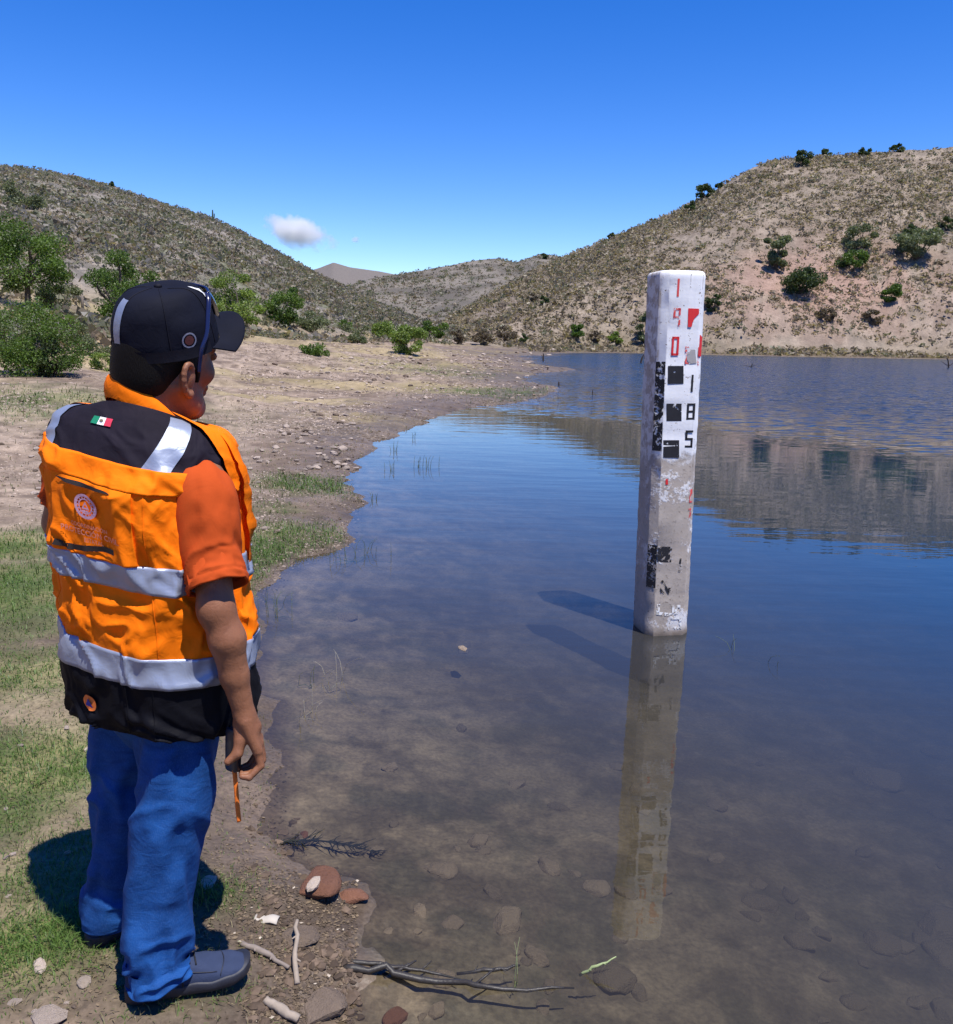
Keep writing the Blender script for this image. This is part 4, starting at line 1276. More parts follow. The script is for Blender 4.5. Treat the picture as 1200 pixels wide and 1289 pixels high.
for _ in range(90):
    i = int(wrng.integers(1, 27)); L_ = wrng.uniform(0.02, 0.07)
    dv = np.array([wrng.uniform(0.3, 1.0), wrng.normal(0, 0.55), wrng.normal(-0.05, 0.08)])
    a_ = core[i] - core[0]
    wp_.append(tube(catmull([a_, a_ + dv * L_ * 0.5 + wrng.normal(0, 0.006, 3) * [1, 1, 0.2], a_ + dv * L_], 5), np.linspace(0.0026, 0.0008, 5), 4, False))
V, Q = merge(wp_)
tag(mobj('water_weed', V, Q, M_WEED, None, loc=tuple(core[0])), 'dark feathery weed trailing under the water from the bank', 'water plant')


def scrap(px, py, wpx, hpx, label, mat, rz):
    P = ground_at(px, py)[0]; d = np.linalg.norm(P - CAM); a, b_ = wpx * d / F / 2, hpx * d / F / 2
    rng = np.random.default_rng(int(px))
    n = 8
    X, Y = np.meshgrid(np.linspace(-1, 1, n), np.linspace(-1, 1, 5))
    Z = 0.25 * (1 - Y ** 2) + 0.12 * np.sin(X * 4)
    top = np.stack([X * a, Y * b_, Z * b_ * 1.3 + 0.004], -1).reshape(-1, 3); bt = top - [0, 0, 0.004]
    V = np.vstack([top, bt]); Q = np.vstack([grid_faces(5, n), grid_faces(5, n)[:, ::-1] + len(top)])
    edge = [i for i in range(n)] + [n * k + n - 1 for k in range(1, 5)] + [n * 4 + i for i in range(n - 2, -1, -1)] + [n * k for k in range(3, 0, -1)]
    E_ = np.array(edge); E2 = np.roll(E_, -1)
    Q = np.vstack([Q, np.stack([E_, E_ + len(top), E2 + len(top), E2], -1)])
    o = mobj('bark_scrap', V, Q, mat, None, loc=tuple(P)); o.rotation_euler = (0, 0, rz)
    return tag(o, label, 'scrap')


scrap(336, 1158, 26, 14, 'small white curled scrap on the mud by the water', plain('white_scrap', (0.46, 0.41, 0.35), 0.8, 50), R_(-4))

# snags and odd things far off
M_SNAG = plain('snag_wood', (0.045, 0.032, 0.026), 0.95)


def snag(px, py, hpx, lean, wpx, label, arms=()):
    P = at(px, py, 0.0); d = np.linalg.norm(P - CAM); s = d / F
    parts = [tube(catmull([(0, 0, -0.5), (lean * 0.4 * s, 0, hpx * 0.5 * s), (lean * s, 0, hpx * s)], 6), np.linspace(wpx, wpx * 0.5, 6) * s * 0.5, 7, False)]
    for a, h0, l, h1 in arms:
        parts.append(tube(catmull([(lean * s * h0, 0, hpx * s * h0), (a * l * s * 0.6, 0, hpx * s * (h0 + h1) / 2), (a * l * s, 0.1, hpx * s * h1)], 5), np.linspace(wpx * 0.5, wpx * 0.2, 5) * s * 0.5, 5, False))
    V, Q = merge(parts)
    return tag(mobj('dead_snag', V, Q, M_SNAG, None, loc=(P[0], P[1], 0)), label, 'dead tree')


snag(684, 454, 9, 0, 2.4, 'black stump upright in the far water beyond the spit', [(-1, 0.3, 2.5, 0.5)])
snag(806, 457, 10, 4, 3, 'leaning dark snag in the water beside the post')
snag(689, 468, 6, 1, 2, 'dark stub on the stony spit', [(1, 0.4, 2, 0.9)])
snag(704, 485, 4, -1, 3, 'dark lump at the tip of the green spit')
snag(746, 496, 5, 0, 1.6, 'thin dark stub standing in the open water left of the post')
snag(757, 443, 11, 1, 2.6, 'branching dead shrub on the far waterline', [(-1, 0.4, 5, 0.9), (1, 0.5, 4, 1.0)])
snag(1195, 463, 10, -3, 2.0, 'drowned branches at the right edge of the lake', [(-1, 0.2, 9, 0.7), (1, 0.2, 6, 0.8), (-1, 0.5, 4, 1.1)])
snag(945, 462, 4, 3, 1.6, 'pale drowned branch tips right of the post, far out', [(-1, 0.1, 9, 0.6), (1, 0.1, 8, 0.8)])
# a thin pale stake among the bushes and a tall cactus on the left skyline
P = ground_at(104, 392)[0]; s = np.linalg.norm(P - CAM) / F
tag(tube_obj('wooden_stake', [(0, 0, -0.2), (0.5 * s, 0, 14 * s), (0, 0, 30 * s)], np.array([1.6, 1.5, 1.2]) * s, M_DRYW), 'thin pale wooden stake between the two left trees', 'stake').location = P
P = ground_at(268, 279)[0]; s = np.linalg.norm(P - CAM) / F
V, Q = merge([tube([(0, 0, -1), (0, 0, 6 * s), (0.2 * s, 0, 13 * s)], np.array([1.0, 1.0, 0.7]) * s, 7, False), tube(catmull([(0, 0, 4 * s), (1.8 * s, 0, 5 * s), (2 * s, 0, 9 * s)], 5), np.full(5, 0.6) * s, 6, False)])
tag(mobj('cactus', V, Q, plain('cactus_green', (0.05, 0.075, 0.04), 0.8), None, loc=tuple(P)), 'tall thin cactus on the skyline of the left hill', 'cactus')
# ------------------------------------------------------------------ the man
PB = np.array([FEET[0], FEET[1], 0.12])
PAZ = math.atan2(PB[0], PB[1])
person = empty('person', tuple(PB), -PAZ)      # local x: to the right of the picture, y: away, z: up
tag(person, 'man in orange and black safety vest, black cap and blue jeans, standing at the water', 'person')


def dirs(deg):
    a = R_(deg)
    return np.array([math.sin(a), math.cos(a), 0]), np.array([math.cos(a), -math.sin(a), 0])   # forward, right


class Field:
    """signed distance on a voxel block with smooth unions, turned into one skin by surface nets"""
    def __init__(s, lo, hi, h):
        s.lo = np.array(lo, float); s.h = h
        s.n = np.ceil((np.array(hi) - s.lo) / h).astype(int) + 1
        s.G = np.full(s.n, 1.0, np.float32)

    def _box(s, lo, hi, m):
        a = np.clip(np.floor((lo - m - s.lo) / s.h).astype(int), 0, s.n); b = np.clip(np.ceil((hi + m - s.lo) / s.h).astype(int) + 1, 0, s.n)
        sl_ = tuple(slice(i, j) for i, j in zip(a, b))
        g = np.meshgrid(*[s.lo[k] + s.h * np.arange(a[k], b[k]) for k in range(3)], indexing='ij')
        return sl_, np.stack(g, -1).astype(np.float32)

    def _add(s, sl_, d, k):
        o = s.G[sl_]
        if k <= 0:
            s.G[sl_] = np.minimum(o, d)
        else:
            hh = np.clip(0.5 + 0.5 * (o - d) / k, 0, 1)
            s.G[sl_] = o * (1 - hh) + d * hh - k * hh * (1 - hh)

    def cone(s, a, b, ra, rb, k=0.01):
        a = np.array(a, float); b = np.array(b, float); m = max(ra, rb) + k + 2 * s.h
        sl_, P = s._box(np.minimum(a, b), np.maximum(a, b), m)
        if P.size == 0:
            return
        ab = b - a; t = np.clip(((P - a) @ ab) / (ab @ ab + 1e-12), 0, 1)
        d = np.linalg.norm(P - a - t[..., None] * ab, axis=-1) - (ra + (rb - ra) * t)
        s._add(sl_, d.astype(np.float32), k)

    def chain(s, pts, rad, k=0.01):
        for i in range(len(pts) - 1):
            s.cone(pts[i], pts[i + 1], rad[i], rad[i + 1], k)

    def ell(s, c, r, ax=None, k=0.01, cut=False):
        c = np.array(c, float); r = np.array(r, float); ax = np.eye(3) if ax is None else np.array(ax)
        m = r.max() + k + 2 * s.h
        sl_, P = s._box(c, c, m)
        q = (P - c) @ ax.T
        k0 = np.linalg.norm(q / r, axis=-1); k1 = np.linalg.norm(q / (r * r), axis=-1) + 1e-6
        d = (k0 * (k0 - 1) / k1).astype(np.float32)
        if cut:
            o = s.G[sl_]; s.G[sl_] = np.maximum(o, -d)
        else:
            s._add(sl_, d, k)

    def ell_h(s, c, r, ax, k=0.01, cut=False):
        s.ell(c, np.array(r) * HS, ax, k * HS, cut)

    def cone_h(s, a, b, ra, rb, k=0.01):
        s.cone(a, b, ra * HS, rb * HS, k * HS)

    def chain_h(s, p, r, k=0.01):
        s.chain(p, [q * HS for q in r], k * HS)

    def mesh(s):
        G = s.G; S = G < 0
        n0, n1, n2 = [k - 1 for k in G.shape]
        cnt = np.zeros((n0, n1, n2), np.int8)
        for i in (0, 1):
            for j in (0, 1):
                for k in (0, 1):
                    cnt += S[i:n0 + i, j:n1 + j, k:n2 + k]
        ci = np.argwhere((cnt > 0) & (cnt < 8))
        idx = np.full(cnt.shape, -1, np.int32); idx[tuple(ci.T)] = np.arange(len(ci))
        acc = np.zeros((len(ci), 3)); num = np.zeros(len(ci))
        cor = [(i, j, k) for i in (0, 1) for j in (0, 1) for k in (0, 1)]
        for a in cor:
            for ax in range(3):
                if a[ax] == 0:
                    b = list(a); b[ax] = 1
                    va = G[tuple((ci + a).T)]; vb = G[tuple((ci + b).T)]
                    m = (va < 0) != (vb < 0)
                    t = va / (va - vb + 1e-12)
                    p = np.array(a)[None] + t[:, None] * (np.array(b) - np.array(a))[None]
                    acc[m] += p[m]; num[m] += 1
        V = s.lo + s.h * (ci + acc / num[:, None])
        Q = []
        for ax in range(3):
            u, v = (ax + 1) % 3, (ax + 2) % 3
            A = np.take(S, range(G.shape[ax] - 1), ax); B = np.take(S, range(1, G.shape[ax]), ax)
            for sgn, msk in ((0, A & ~B), (1, ~A & B)):
                e = np.argwhere(msk); e = e[(e[:, u] > 0) & (e[:, v] > 0) & (e[:, u] < G.shape[u] - 1) & (e[:, v] < G.shape[v] - 1)]
                c = []
                for du, dv in ((1, 1), (0, 1), (0, 0), (1, 0)):
                    q = e.copy(); q[:, u] -= du; q[:, v] -= dv
                    c.append(idx[tuple(q.T)])
                q = np.stack(c, -1)
                Q.append(q if sgn == 0 else q[:, ::-1])
        return V, np.concatenate(Q)


# ---- frames
fC, rC = dirs(45)      # chest
fP, rP = dirs(58)      # hips
fH, rH = dirs(54)      # head
HS = 1.2                                       # his head looks large beside the body
HC = np.array([0.168, 0.0, 1.562])          # middle of the skull
fH = fH + np.array([0, 0, -0.04]); fH /= np.linalg.norm(fH)
uH = np.array([0, 0, 1.0]) + rH * 0.19; uH -= fH * (uH @ fH); uH /= np.linalg.norm(uH)      # head tipped to his right
rH = np.cross(fH, uH)
AXH = np.stack([rH, fH, uH])


def hp(r, f, u):
    return HC + (rH * r + fH * f + uH * u) * HS


SH_R = np.array([0.215, -0.155, 1.270]); EL_R = np.array([0.232, -0.252, 1.005]); WR_R = np.array([0.283, -0.262, 0.745])
SH_L = np.array([-0.035, 0.135, 1.355]); EL_L = np.array([-0.084, 0.20, 1.13]); WR_L = np.array([0.06, 0.33, 0.98])


def build_body():
    B = Field((-0.2, -0.36, 0.5), (0.42, 0.45, 1.75), 0.0033)
    # trunk under the clothes
    for z, a, b, cx in ((0.78, 0.15, 0.12, 0.11), (0.95, 0.15, 0.13, 0.105), (1.12, 0.155, 0.12, 0.10), (1.27, 0.16, 0.10, 0.10)):
        B.ell((cx, 0, z), (a, b, 0.14), np.stack([rC, fC, [0, 0, 1]]), 0.05)
    B.cone((0.10, 0, 0.8), (0.16, -0.03, 0.53), 0.09, 0.07, 0.03); B.cone((0.08, 0.05, 0.8), (0.06, 0.09, 0.53), 0.09, 0.07, 0.03)
    B.cone(SH_L, SH_R, 0.06, 0.06, 0.05)
    # neck
    B.cone((0.112, 0.0, 1.36), hp(0, -0.028, -0.05), 0.074, 0.068, 0.03)
    # skull and face
    B.ell_h(hp(0, -0.010, 0.020), (0.074, 0.096, 0.098), AXH, 0.0)
    B.ell_h(hp(0, 0.022, -0.045), (0.061, 0.070, 0.078), AXH, 0.03)
    B.chain_h([hp(0.052, -0.012, -0.055), hp(0.045, 0.028, -0.092), hp(0.016, 0.070, -0.108), hp(-0.016, 0.070, -0.108), hp(-0.045, 0.028, -0.092), hp(-0.052, -0.012, -0.055)], [0.022, 0.022, 0.019, 0.019, 0.022, 0.022], 0.025)
    for s in (-1, 1):
        B.ell_h(hp(0.040 * s, 0.062, -0.030), (0.026, 0.020, 0.022), AXH, 0.02)         # cheek
        B.cone_h(hp(0.012 * s, 0.088, 0.018), hp(0.045 * s, 0.074, 0.018), 0.009, 0.008, 0.012)   # brow
        B.ell_h(hp(0.031 * s, 0.087, 0.002), (0.014, 0.010, 0.010), AXH, 0.004, cut=False)
        # ear: rim, lobe, hollow
        ec = hp(0.074 * s, -0.008, -0.036); tilt = fH * -0.25
        rim = []
        for a in np.linspace(-2.0, 2.35, 12):
            rim.append(ec + HS * (rH * s * (0.012 + 0.004 * math.cos(a)) + fH * (-0.016 * math.cos(a) - 0.004) + (uH + fH * -0.18) * 0.030 * math.sin(a)))
        B.chain_h(rim, [0.0048] * 12, 0.004)
        B.ell_h(ec + rH * s * 0.004, (0.011, 0.016, 0.028), AXH, 0.006)
        B.ell_h(ec + HS * (rH * s * 0.008 - uH * 0.030 + fH * 0.005), (0.006, 0.008, 0.009), AXH, 0.006)
    B.chain_h([hp(0, 0.090, 0.012), hp(0, 0.106, -0.022), hp(0, 0.112, -0.036)], [0.008, 0.011, 0.014], 0.012)
    for s in (-1, 1):
        B.ell_h(hp(0.013 * s, 0.100, -0.040), (0.009, 0.010, 0.008), AXH, 0.006)
    B.cone_h(hp(-0.020, 0.092, -0.066), hp(0.020, 0.092, -0.066), 0.007, 0.007, 0.008)
    B.cone_h(hp(-0.016, 0.091, -0.078), hp(0.016, 0.091, -0.078), 0.0075, 0.0075, 0.006)
    B.ell_h(hp(0, 0.082, -0.105), (0.018, 0.016, 0.015), AXH, 0.015)
    # right arm
    B.chain([SH_R, SH_R * 0.45 + EL_R * 0.55, EL_R], [0.054, 0.046, 0.038], 0.02)
    dirf = WR_R - EL_R
    B.chain([EL_R, EL_R + dirf * 0.28 + np.array([0.004, -0.006, 0]), EL_R + dirf * 0.62, WR_R], [0.037, 0.0395, 0.031, 0.0235], 0.015)
    B.ell(EL_R + np.array([-0.020, -0.010, 0.0]), (0.017, 0.018, 0.03), None, 0.03)     # point of the elbow
    # left arm: bent forward
    B.chain([SH_L, EL_L], [0.054, 0.044], 0.02); B.chain([EL_L, WR_L], [0.043, 0.027], 0.015)
    B.chain([WR_L, WR_L + np.array([0.05, 0.03, -0.01]), WR_L + np.array([0.09, 0.045, -0.02])], [0.026, 0.03, 0.022], 0.015)
    for i in range(4):
        o = WR_L + np.array([0.085, 0.045, 0.012 - 0.017 * i]); B.chain([o, o + np.array([0.035, 0.01, -0.012]), o + np.array([0.045, -0.012, -0.03])], [0.0095, 0.009, 0.008], 0.003)
    B.chain([WR_L + np.array([0.03, 0.0, 0.02]), WR_L + np.array([0.07, -0.015, 0.03]), WR_L + np.array([0.10, -0.01, 0.022])], [0.012, 0.011, 0.009], 0.006)
    # right hand: knuckles to the right, fingers closing to the left round the radio
    K = np.array([0.309, -0.258, 0.672])
    B.cone(WR_R, WR_R + (K - WR_R) * 0.45, 0.0235, 0.0265, 0.012)
    lat = np.array([0.10, 0.97, 0.20])           # from little finger (near the camera) to index
    mc = []
    for i, sft in enumerate((-1.5, -0.5, 0.5, 1.5)):
        m = K + lat * 0.0185 * sft + np.array([0.004 * (1 if abs(sft) < 1 else 0), 0, 0.004 * (1 if abs(sft) < 1 else -1)])
        mc.append(m)
        B.cone(WR_R + lat * 0.009 * sft + np.array([0, 0, -0.008]), m, 0.0165, 0.0125, 0.008)
    curl = [[(0.006, -0.004, -0.036), (-0.022, -0.008, -0.058), (-0.038, -0.006, -0.054)],
            [(0.006, -0.003, -0.043), (-0.020, -0.008, -0.072), (-0.041, -0.006, -0.070)],
            [(0.007, -0.002, -0.044), (-0.016, -0.004, -0.078), (-0.040, -0.004, -0.080)],
            [(0.006, 0.002, -0.040), (-0.016, 0.000, -0.070), (-0.042, -0.002, -0.074)]]
    for m, c, rr_ in zip(mc, curl, (0.0082, 0.0092, 0.0096, 0.0092)):
        pts = [m] + [m + np.array(q) for q in c]
        B.chain(pts, [rr_ * 1.18, rr_ * 1.06, rr_, rr_ * 0.82], 0.0025)
    # thumb leaves the side of the palm and lies across to the left
    B.chain([WR_R + np.array([-0.010, 0.004, -0.020]), np.array([0.272, -0.268, 0.690]), np.array([0.262, -0.277, 0.661]), np.array([0.240, -0.279, 0.645])], [0.017, 0.0155, 0.0118, 0.0088], 0.006)
    V, Q = B.mesh()
    b = NB('skin')
    co = b.coord()
    n = b.noise(60, 4, 0.6, co); n2 = b.noise(9, 3, 0.5, co)
    c = b.mix(n2, (0.20, 0.078, 0.038), (0.31, 0.135, 0.068))
    c = b.mix(b.ramp(n, [(0.5, 0.0), (0.75, 0.35)]), c, (0.13, 0.045, 0.022))
    nm = b.bump(b.noise(260, 4, 0.65, co), 0.35, 0.002)
    nm = b.bump(b.noise(26, 4, 0.6, b.scalevec(co, (1.6, 1.6, 1.0)), 1.4), 0.24, 0.007, nm)
    sk = b.done(b.principled(c, 0.52, nm, Specular_IOR_Level=0.4, Subsurface_Weight=0.04, Subsurface_Radius=(0.01, 0.004, 0.002), Subsurface_Scale=0.3))
    return mobj('body', V, Q, sk, person)


body = build_body()


def build_hair():
    B = Field(HC - 0.20, HC + 0.20, 0.0033)
    B.ell_h(hp(0, -0.011, 0.004), (0.0760, 0.0955, 0.085), AXH, 0.0)
    B.ell_h(hp(0, -0.052, -0.050), (0.060, 0.048, 0.052), AXH, 0.03)
    B.cone_h(hp(0.071, 0.020, -0.02), hp(0.069, 0.022, -0.045), 0.007, 0.005, 0.008)
    sl_, P = B._box(HC - 0.195, HC + 0.195, 0)
    q = ((P - HC) @ AXH.T) / HS
    face = q[..., 1] - 0.030
    low = -(q[..., 2] + 0.086 + 0.25 * (q[..., 1] + 0.06))
    ear = 0.030 - np.linalg.norm((q - np.array([0.08, -0.002, -0.044])) / np.array([1, 0.75, 1.15]), axis=-1)
    earl = 0.030 - np.linalg.norm((q - np.array([-0.08, -0.002, -0.044])) / np.array([1, 0.75, 1.15]), axis=-1)
    side = np.where(q[..., 1] > -0.005, -(q[..., 2] + 0.045), -1)
    for m in (face, low, ear, earl, side):
        B.G[sl_] = np.maximum(B.G[sl_], m.astype(np.float32) * HS)
    V, Q = B.mesh()
    b = NB('black_hair')
    st = b.noise(160, 3, 0.6, b.scalevec(b.coord(), (3, 3, 0.6)))
    mt = b.done(b.principled(b.mix(st, (0.003, 0.0027, 0.0027), (0.010, 0.008, 0.007)), 0.6, b.bump(st, 0.6, 0.003), Specular_IOR_Level=0.15))
    return mobj('hair', V, Q, mt, person)


build_hair()

# ---- cap
M_CAP = fabric('navy_cap_cloth', (0.006, 0.007, 0.015), 0.8, 900, 0.2, 0.15, 30, 0.14)
M_CAPTRIM = fabric('cap_trim', (0.006, 0.006, 0.012), 0.75, 900, 0.2, 0.1, 30)


def refl_mat(name, base=(0.33, 0.37, 0.47)):
    b = NB(name)
    n = b.noise(14, 3, 0.5)
    c = b.mix(n, tuple(x * 0.86 for x in base), base)
    nm = b.bump(b.noise(900, 1), 0.15, 0.0005)
    nm = b.bump(b.noise(22, 3, 0.5, dist=1.0), 0.3, 0.008, nm)
    return b.done(b.principled(c, 0.42, nm, Metallic=0.35, Specular_IOR_Level=0.5))


M_REFL = refl_mat('reflective_tape')
CAPC = hp(0, -0.002, 0.026)
tiltC = R_(19)
uK = uH * math.cos(tiltC) - fH * math.sin(tiltC) * -1 * -1
fK = fH * math.cos(tiltC) + uH * math.sin(tiltC)
uK = np.cross(rH, fK)


def cap_pt(a, t, off=0.0):
    """a: angle from the back (right side positive), t: 0 rim .. 1 button"""
    a = np.asarray(a, float); t = np.asarray(t, float)
    el = t * math.pi / 2
    front = 0.5 - 0.5 * np.cos(a)
    prof_r = np.cos(el) ** 0.50
    prof_h = np.sin(el) ** 1.05
    rr = 0.105 * prof_r; rf = (0.125 + 0.002 * front) * prof_r
    h = (0.124 + 0.018 * front * np.sin(math.pi * np.clip(t, 0, 1))) * prof_h
    # crease between the front panels and the crown, slight dents
    dent = -0.0035 * np.exp(-((a - 2.05) / 0.10) ** 2) * np.sin(el * 2) - 0.0018 * np.exp(-((np.abs(a) - 1.0) / 0.06) ** 2) * prof_r
    dent = dent + (vn(a * 2.2 + 5, t * 4, 3) - 0.5) * 0.006 * np.sin(el * 2)
    k = off + dent
    rr = rr + k; rf = rf + k; h = h + off * np.sin(el)
    return CAPC + np.multiply.outer(np.sin(a) * rr, rH) - np.multiply.outer(np.cos(a) * rf, fK) + np.multiply.outer(h - 0.006 + 0.004 * np.cos(a), uK)


cap_e = empty('cap'); cap_e.parent = person


def build_cap():
    A = np.linspace(-math.pi, math.pi, 120, endpoint=False); T = np.concatenate([[-0.10, -0.05], np.linspace(0, 0.97, 34)])
    V = []
    for t in T:
        p = cap_pt(A, np.full(120, max(t, 0)))
        if t < 0:
            p = p + uK * t * 0.11
        V.append(p)
    V = np.concatenate(V + [cap_pt(np.array([0.0]), np.array([1.0]))])
    Fq = [tuple(int(k) for k in q) for q in grid_faces(len(T), 120, True)]
    k = (len(T) - 1) * 120
    Fq += [(k + i, k + (i + 1) % 120, len(V) - 1) for i in range(120)]
    mobj('crown', V, Fq, M_CAP, cap_e)
    # raised seams and the button
    for a in (0.0, 1.05, 2.09, -1.05, -2.09):
        t = np.linspace(0.0, 0.99, 24)
        tube_obj('seam', cap_pt(np.full(24, a), t, 0.0004), 0.0013, M_CAPTRIM, cap_e, 5)
    p = cap_pt(np.array([0.0]), np.array([1.0]))[0]
    V, Q = tube([p - uK * 0.002, p + uK * 0.003, p + uK * 0.006], [0.009, 0.009, 0.005], 10)
    mobj('button', V, clean_quads(Q), M_CAPTRIM, cap_e)
    # lower band with a lifted hem at the back
    A2 = np.linspace(-1.9, 1.9, 70)
    V = np.concatenate([cap_pt(A2, np.zeros(70), 0.0020 + 0.004 * w_) + uK * z for z, w_ in ((0.012, 0), (-0.002, 0.15), (-0.013, 0.6))])
    mobj('band', V, grid_faces(3, 70), M_CAPTRIM, cap_e)
    # brim
    n, m = 34, 12
    V = []
    for sgn in (1, -1):
        for j in range(m):
            s = j / (m - 1)
            ph = np.linspace(-1.18, 1.18, n)
            base = cap_pt(math.pi - ph, np.zeros(n), 0.001)
            ext = 0.085 * np.cos(ph * 0.80) ** 0.7
            lat = np.sin(ph)
            out = base + np.multiply.outer(ext * s, fK * 0.985) + np.multiply.outer(lat * 0.012 * s, rH)
            arch = 0.050 * (1 - (lat / 0.925) ** 2) - 0.036
            p = out + np.multiply.outer(arch * (0.25 + 0.75 * s) + 0.004 * s - 0.002 * sgn * 0 + (0.0016 if sgn > 0 else -0.0016), uK)
            V.append(p)
    V = np.concatenate(V)
    G1 = grid_faces(m, n); G2_ = grid_faces(m, n)[:, ::-1] + m * n
    i = np.arange(n - 1); e = (m - 1) * n
    rim = np.stack([e + i, e + i + 1, e + i + 1 + m * n, e + i + m * n], -1)
    mobj('brim', V, np.vstack([G1, G2_, rim]), M_CAP, cap_e)
    # pale reflective strip down the back panel
    t = np.linspace(0.02, 0.72, 22)
    V = np.stack([cap_pt(np.interp(t, [0, 0.72], [a0, a1]), t, 0.0016) for a0, a1 in ((-0.17, -0.30), (-0.08, -0.14), (0.01, 0.04))], 1).reshape(-1, 3)
    mobj('reflective_strip', V, grid_faces(22, 3), M_REFL, cap_e)
    # round badge: ring and dark red centre
    def disc(name, a0, t0, r0, r1, mat, off):
        th = np.linspace(0, 2 * math.pi, 28, endpoint=False)
        rings = np.linspace(r0, r1, 4)
        V = np.concatenate([cap_pt(a0 + np.cos(th) * q / 0.115, t0 + np.sin(th) * q / 0.19, off) for q in rings])
        return mobj(name, V, grid_faces(4, 28, True), mat, cap_e)
    M_BW = plain('badge_pale', (0.20, 0.21, 0.28), 0.7, 300, 0.4)
    disc('badge', 1.42, 0.15, 0.0135, 0.0170, M_BW, 0.0018)
    disc('badge', 1.42, 0.15, 0.0004, 0.0105, plain('badge_red', (0.085, 0.018, 0.016), 0.7, 300, 0.4), 0.0016)
    # white embroidered wing on the front panel
    W = [(2.24, .80), (2.28, .82), (2.33, .70), (2.40, .66), (2.37, .60), (2.46, .54), (2.42, .50), (2.52, .36), (2.40, .42), (2.38, .48), (2.30, .52), (2.33, .58), (2.27, .66)]
    c = (2.36, .58); n = len(W); V = []
    for s in np.linspace(0.02, 1, 5):
        V.append(cap_pt(np.array([c[0] + (a - c[0]) * s for a, b in W]), np.array([c[1] + (b - c[1]) * s for a, b in W]), 0.0022))
    mobj('embroidery', np.concatenate(V), grid_faces(5, n, True), plain('white_thread', (0.72, 0.73, 0.74), 0.7, 400, 0.2), cap_e)


build_cap()

# ---- sunglasses pushed up on the cap
sg = empty('sunglasses', tuple(PB), -PAZ)
tag(sg, 'dark blue wrap sunglasses pushed up over the black cap', 'sunglasses')
M_SGF = plain('glossy_navy_frame', (0.012, 0.016, 0.06), 0.18, 20, 0.1, 0.0)
M_SGL = plain('dark_lens', (0.01, 0.01, 0.014), 0.08, 20, 0.1, 0.0)


def glasses():
    for s in (1, -1):
        pts = [cap_pt(np.array([s * q]), np.array([0.0]), 0.004)[0] - uK * z for q, z in ((1.50, 0.050), (1.54, 0.030))]
        pts += [cap_pt(np.array([s * a]), np.array([t]), 0.006)[0] for a, t in ((1.62, 0.02), (1.80, 0.16), (2.02, 0.33), (2.24, 0.47), (2.42, 0.54))]
        tube_obj('temple', catmull(pts, 26), np.linspace(0.0022, 0.0032, 26), M_SGF, sg, 8, flat=1.9)
    a = np.linspace(2.40, 2 * math.pi - 2.40, 26)
    for t0, t1, nm, mt in ((0.50, 0.545, 'frame', M_SGF),):
        tube_obj(nm, cap_pt(a, np.full(26, 0.535), 0.008), 0.0032, mt, sg, 8)
    for lo, hi in ((2.42, 3.06), (3.22, 3.86)):
        A = np.linspace(lo, hi, 14); T = np.linspace(0.50, 0.18, 10)
        V = np.concatenate([cap_pt(A + 0.10 * (A - (lo + hi) / 2) * (t - 0.34), np.full(14, t), 0.009 + 0.003 * math.sin((0.5 - t) * 9)) for t in T])
        mobj('lens', V, grid_faces(10, 14), M_SGL, sg)


glasses()

# ---- vest
M_ORANGE = fabric('orange_vest_cloth', (1.0, 0.195, 0.0), 0.8, 800, 0.05, 0.22, 26, 0.2)
M_YOKE = fabric('dark_yoke_cloth', (0.013, 0.010, 0.017), 0.8, 800, 0.25, 0.4, 16, 0.15)
M_BLACK = fabric('black_vest_cloth', (0.0035, 0.0035, 0.006), 0.7, 800, 0.25, 0.4, 16, 0.12)
TZ = np.array([0.690, 0.735, 0.830, 0.925, 1.015, 1.105, 1.20, 1.275, 1.335, 1.385, 1.420, 1.440, 1.452])
TA = np.array([0.226, 0.230, 0.230, 0.226, 0.218, 0.212, 0.213, 0.218, 0.220, 0.210, 0.178, 0.135, 0.102]) * np.linspace(0.93, 1.0, 13)
TB = np.array([0.192, 0.196, 0.198, 0.194, 0.190, 0.192, 0.198, 0.190, 0.170, 0.146, 0.118, 0.098, 0.088]) * np.linspace(0.93, 1.0, 13)
TX = np.array([0.128, 0.128, 0.127, 0.127, 0.125, 0.122, 0.118, 0.114, 0.112, 0.112, 0.114, 0.117, 0.118])
TV = np.linspace(0, 1, len(TZ))


def smooth_interp(x, xs, ys):
    y = np.interp(x, xs, ys); e = 0.03
    return (np.interp(x - e, xs, ys) + 2 * y + np.interp(x + e, xs, ys)) / 4


FOLDS = [  # u0, v0, u1, v1, width, height: drapes and creases seen in the cloth
    (0.62, .62, 0.05, .44, .045, .014), (0.80, .60, 0.45, .42, .05, .016), (0.30, .66, 0.42, .40, .05, .013), (1.00, .50, 0.75, .30, .06, .014),
    (-0.62, .60, -0.50, .30, .07, .012), (0.95, .42, 0.30, .22, .045, .010), (0.75, .28, 0.2, .18, .04, .009), (0.2, .24, -0.4, .30, .04, .008),
    (-0.9, .5, -1.1, .1, .07, .012), (0.5, .12, 0.62, .0, .06, .012), (-0.2, .12, -0.15, .0, .07, .010), (1.2, .14, 1.15, .0, .07, .014), (0.05, .10, 0.3, .05, .04, .008),
    (0.72, .66, 0.56, .52, .03, .010), (0.40, .55, 0.62, .50, .03, .009), (-0.35, .62, -0.6, .66, .04, .008), (1.35, .4, 1.2, .1, .08, .014)]


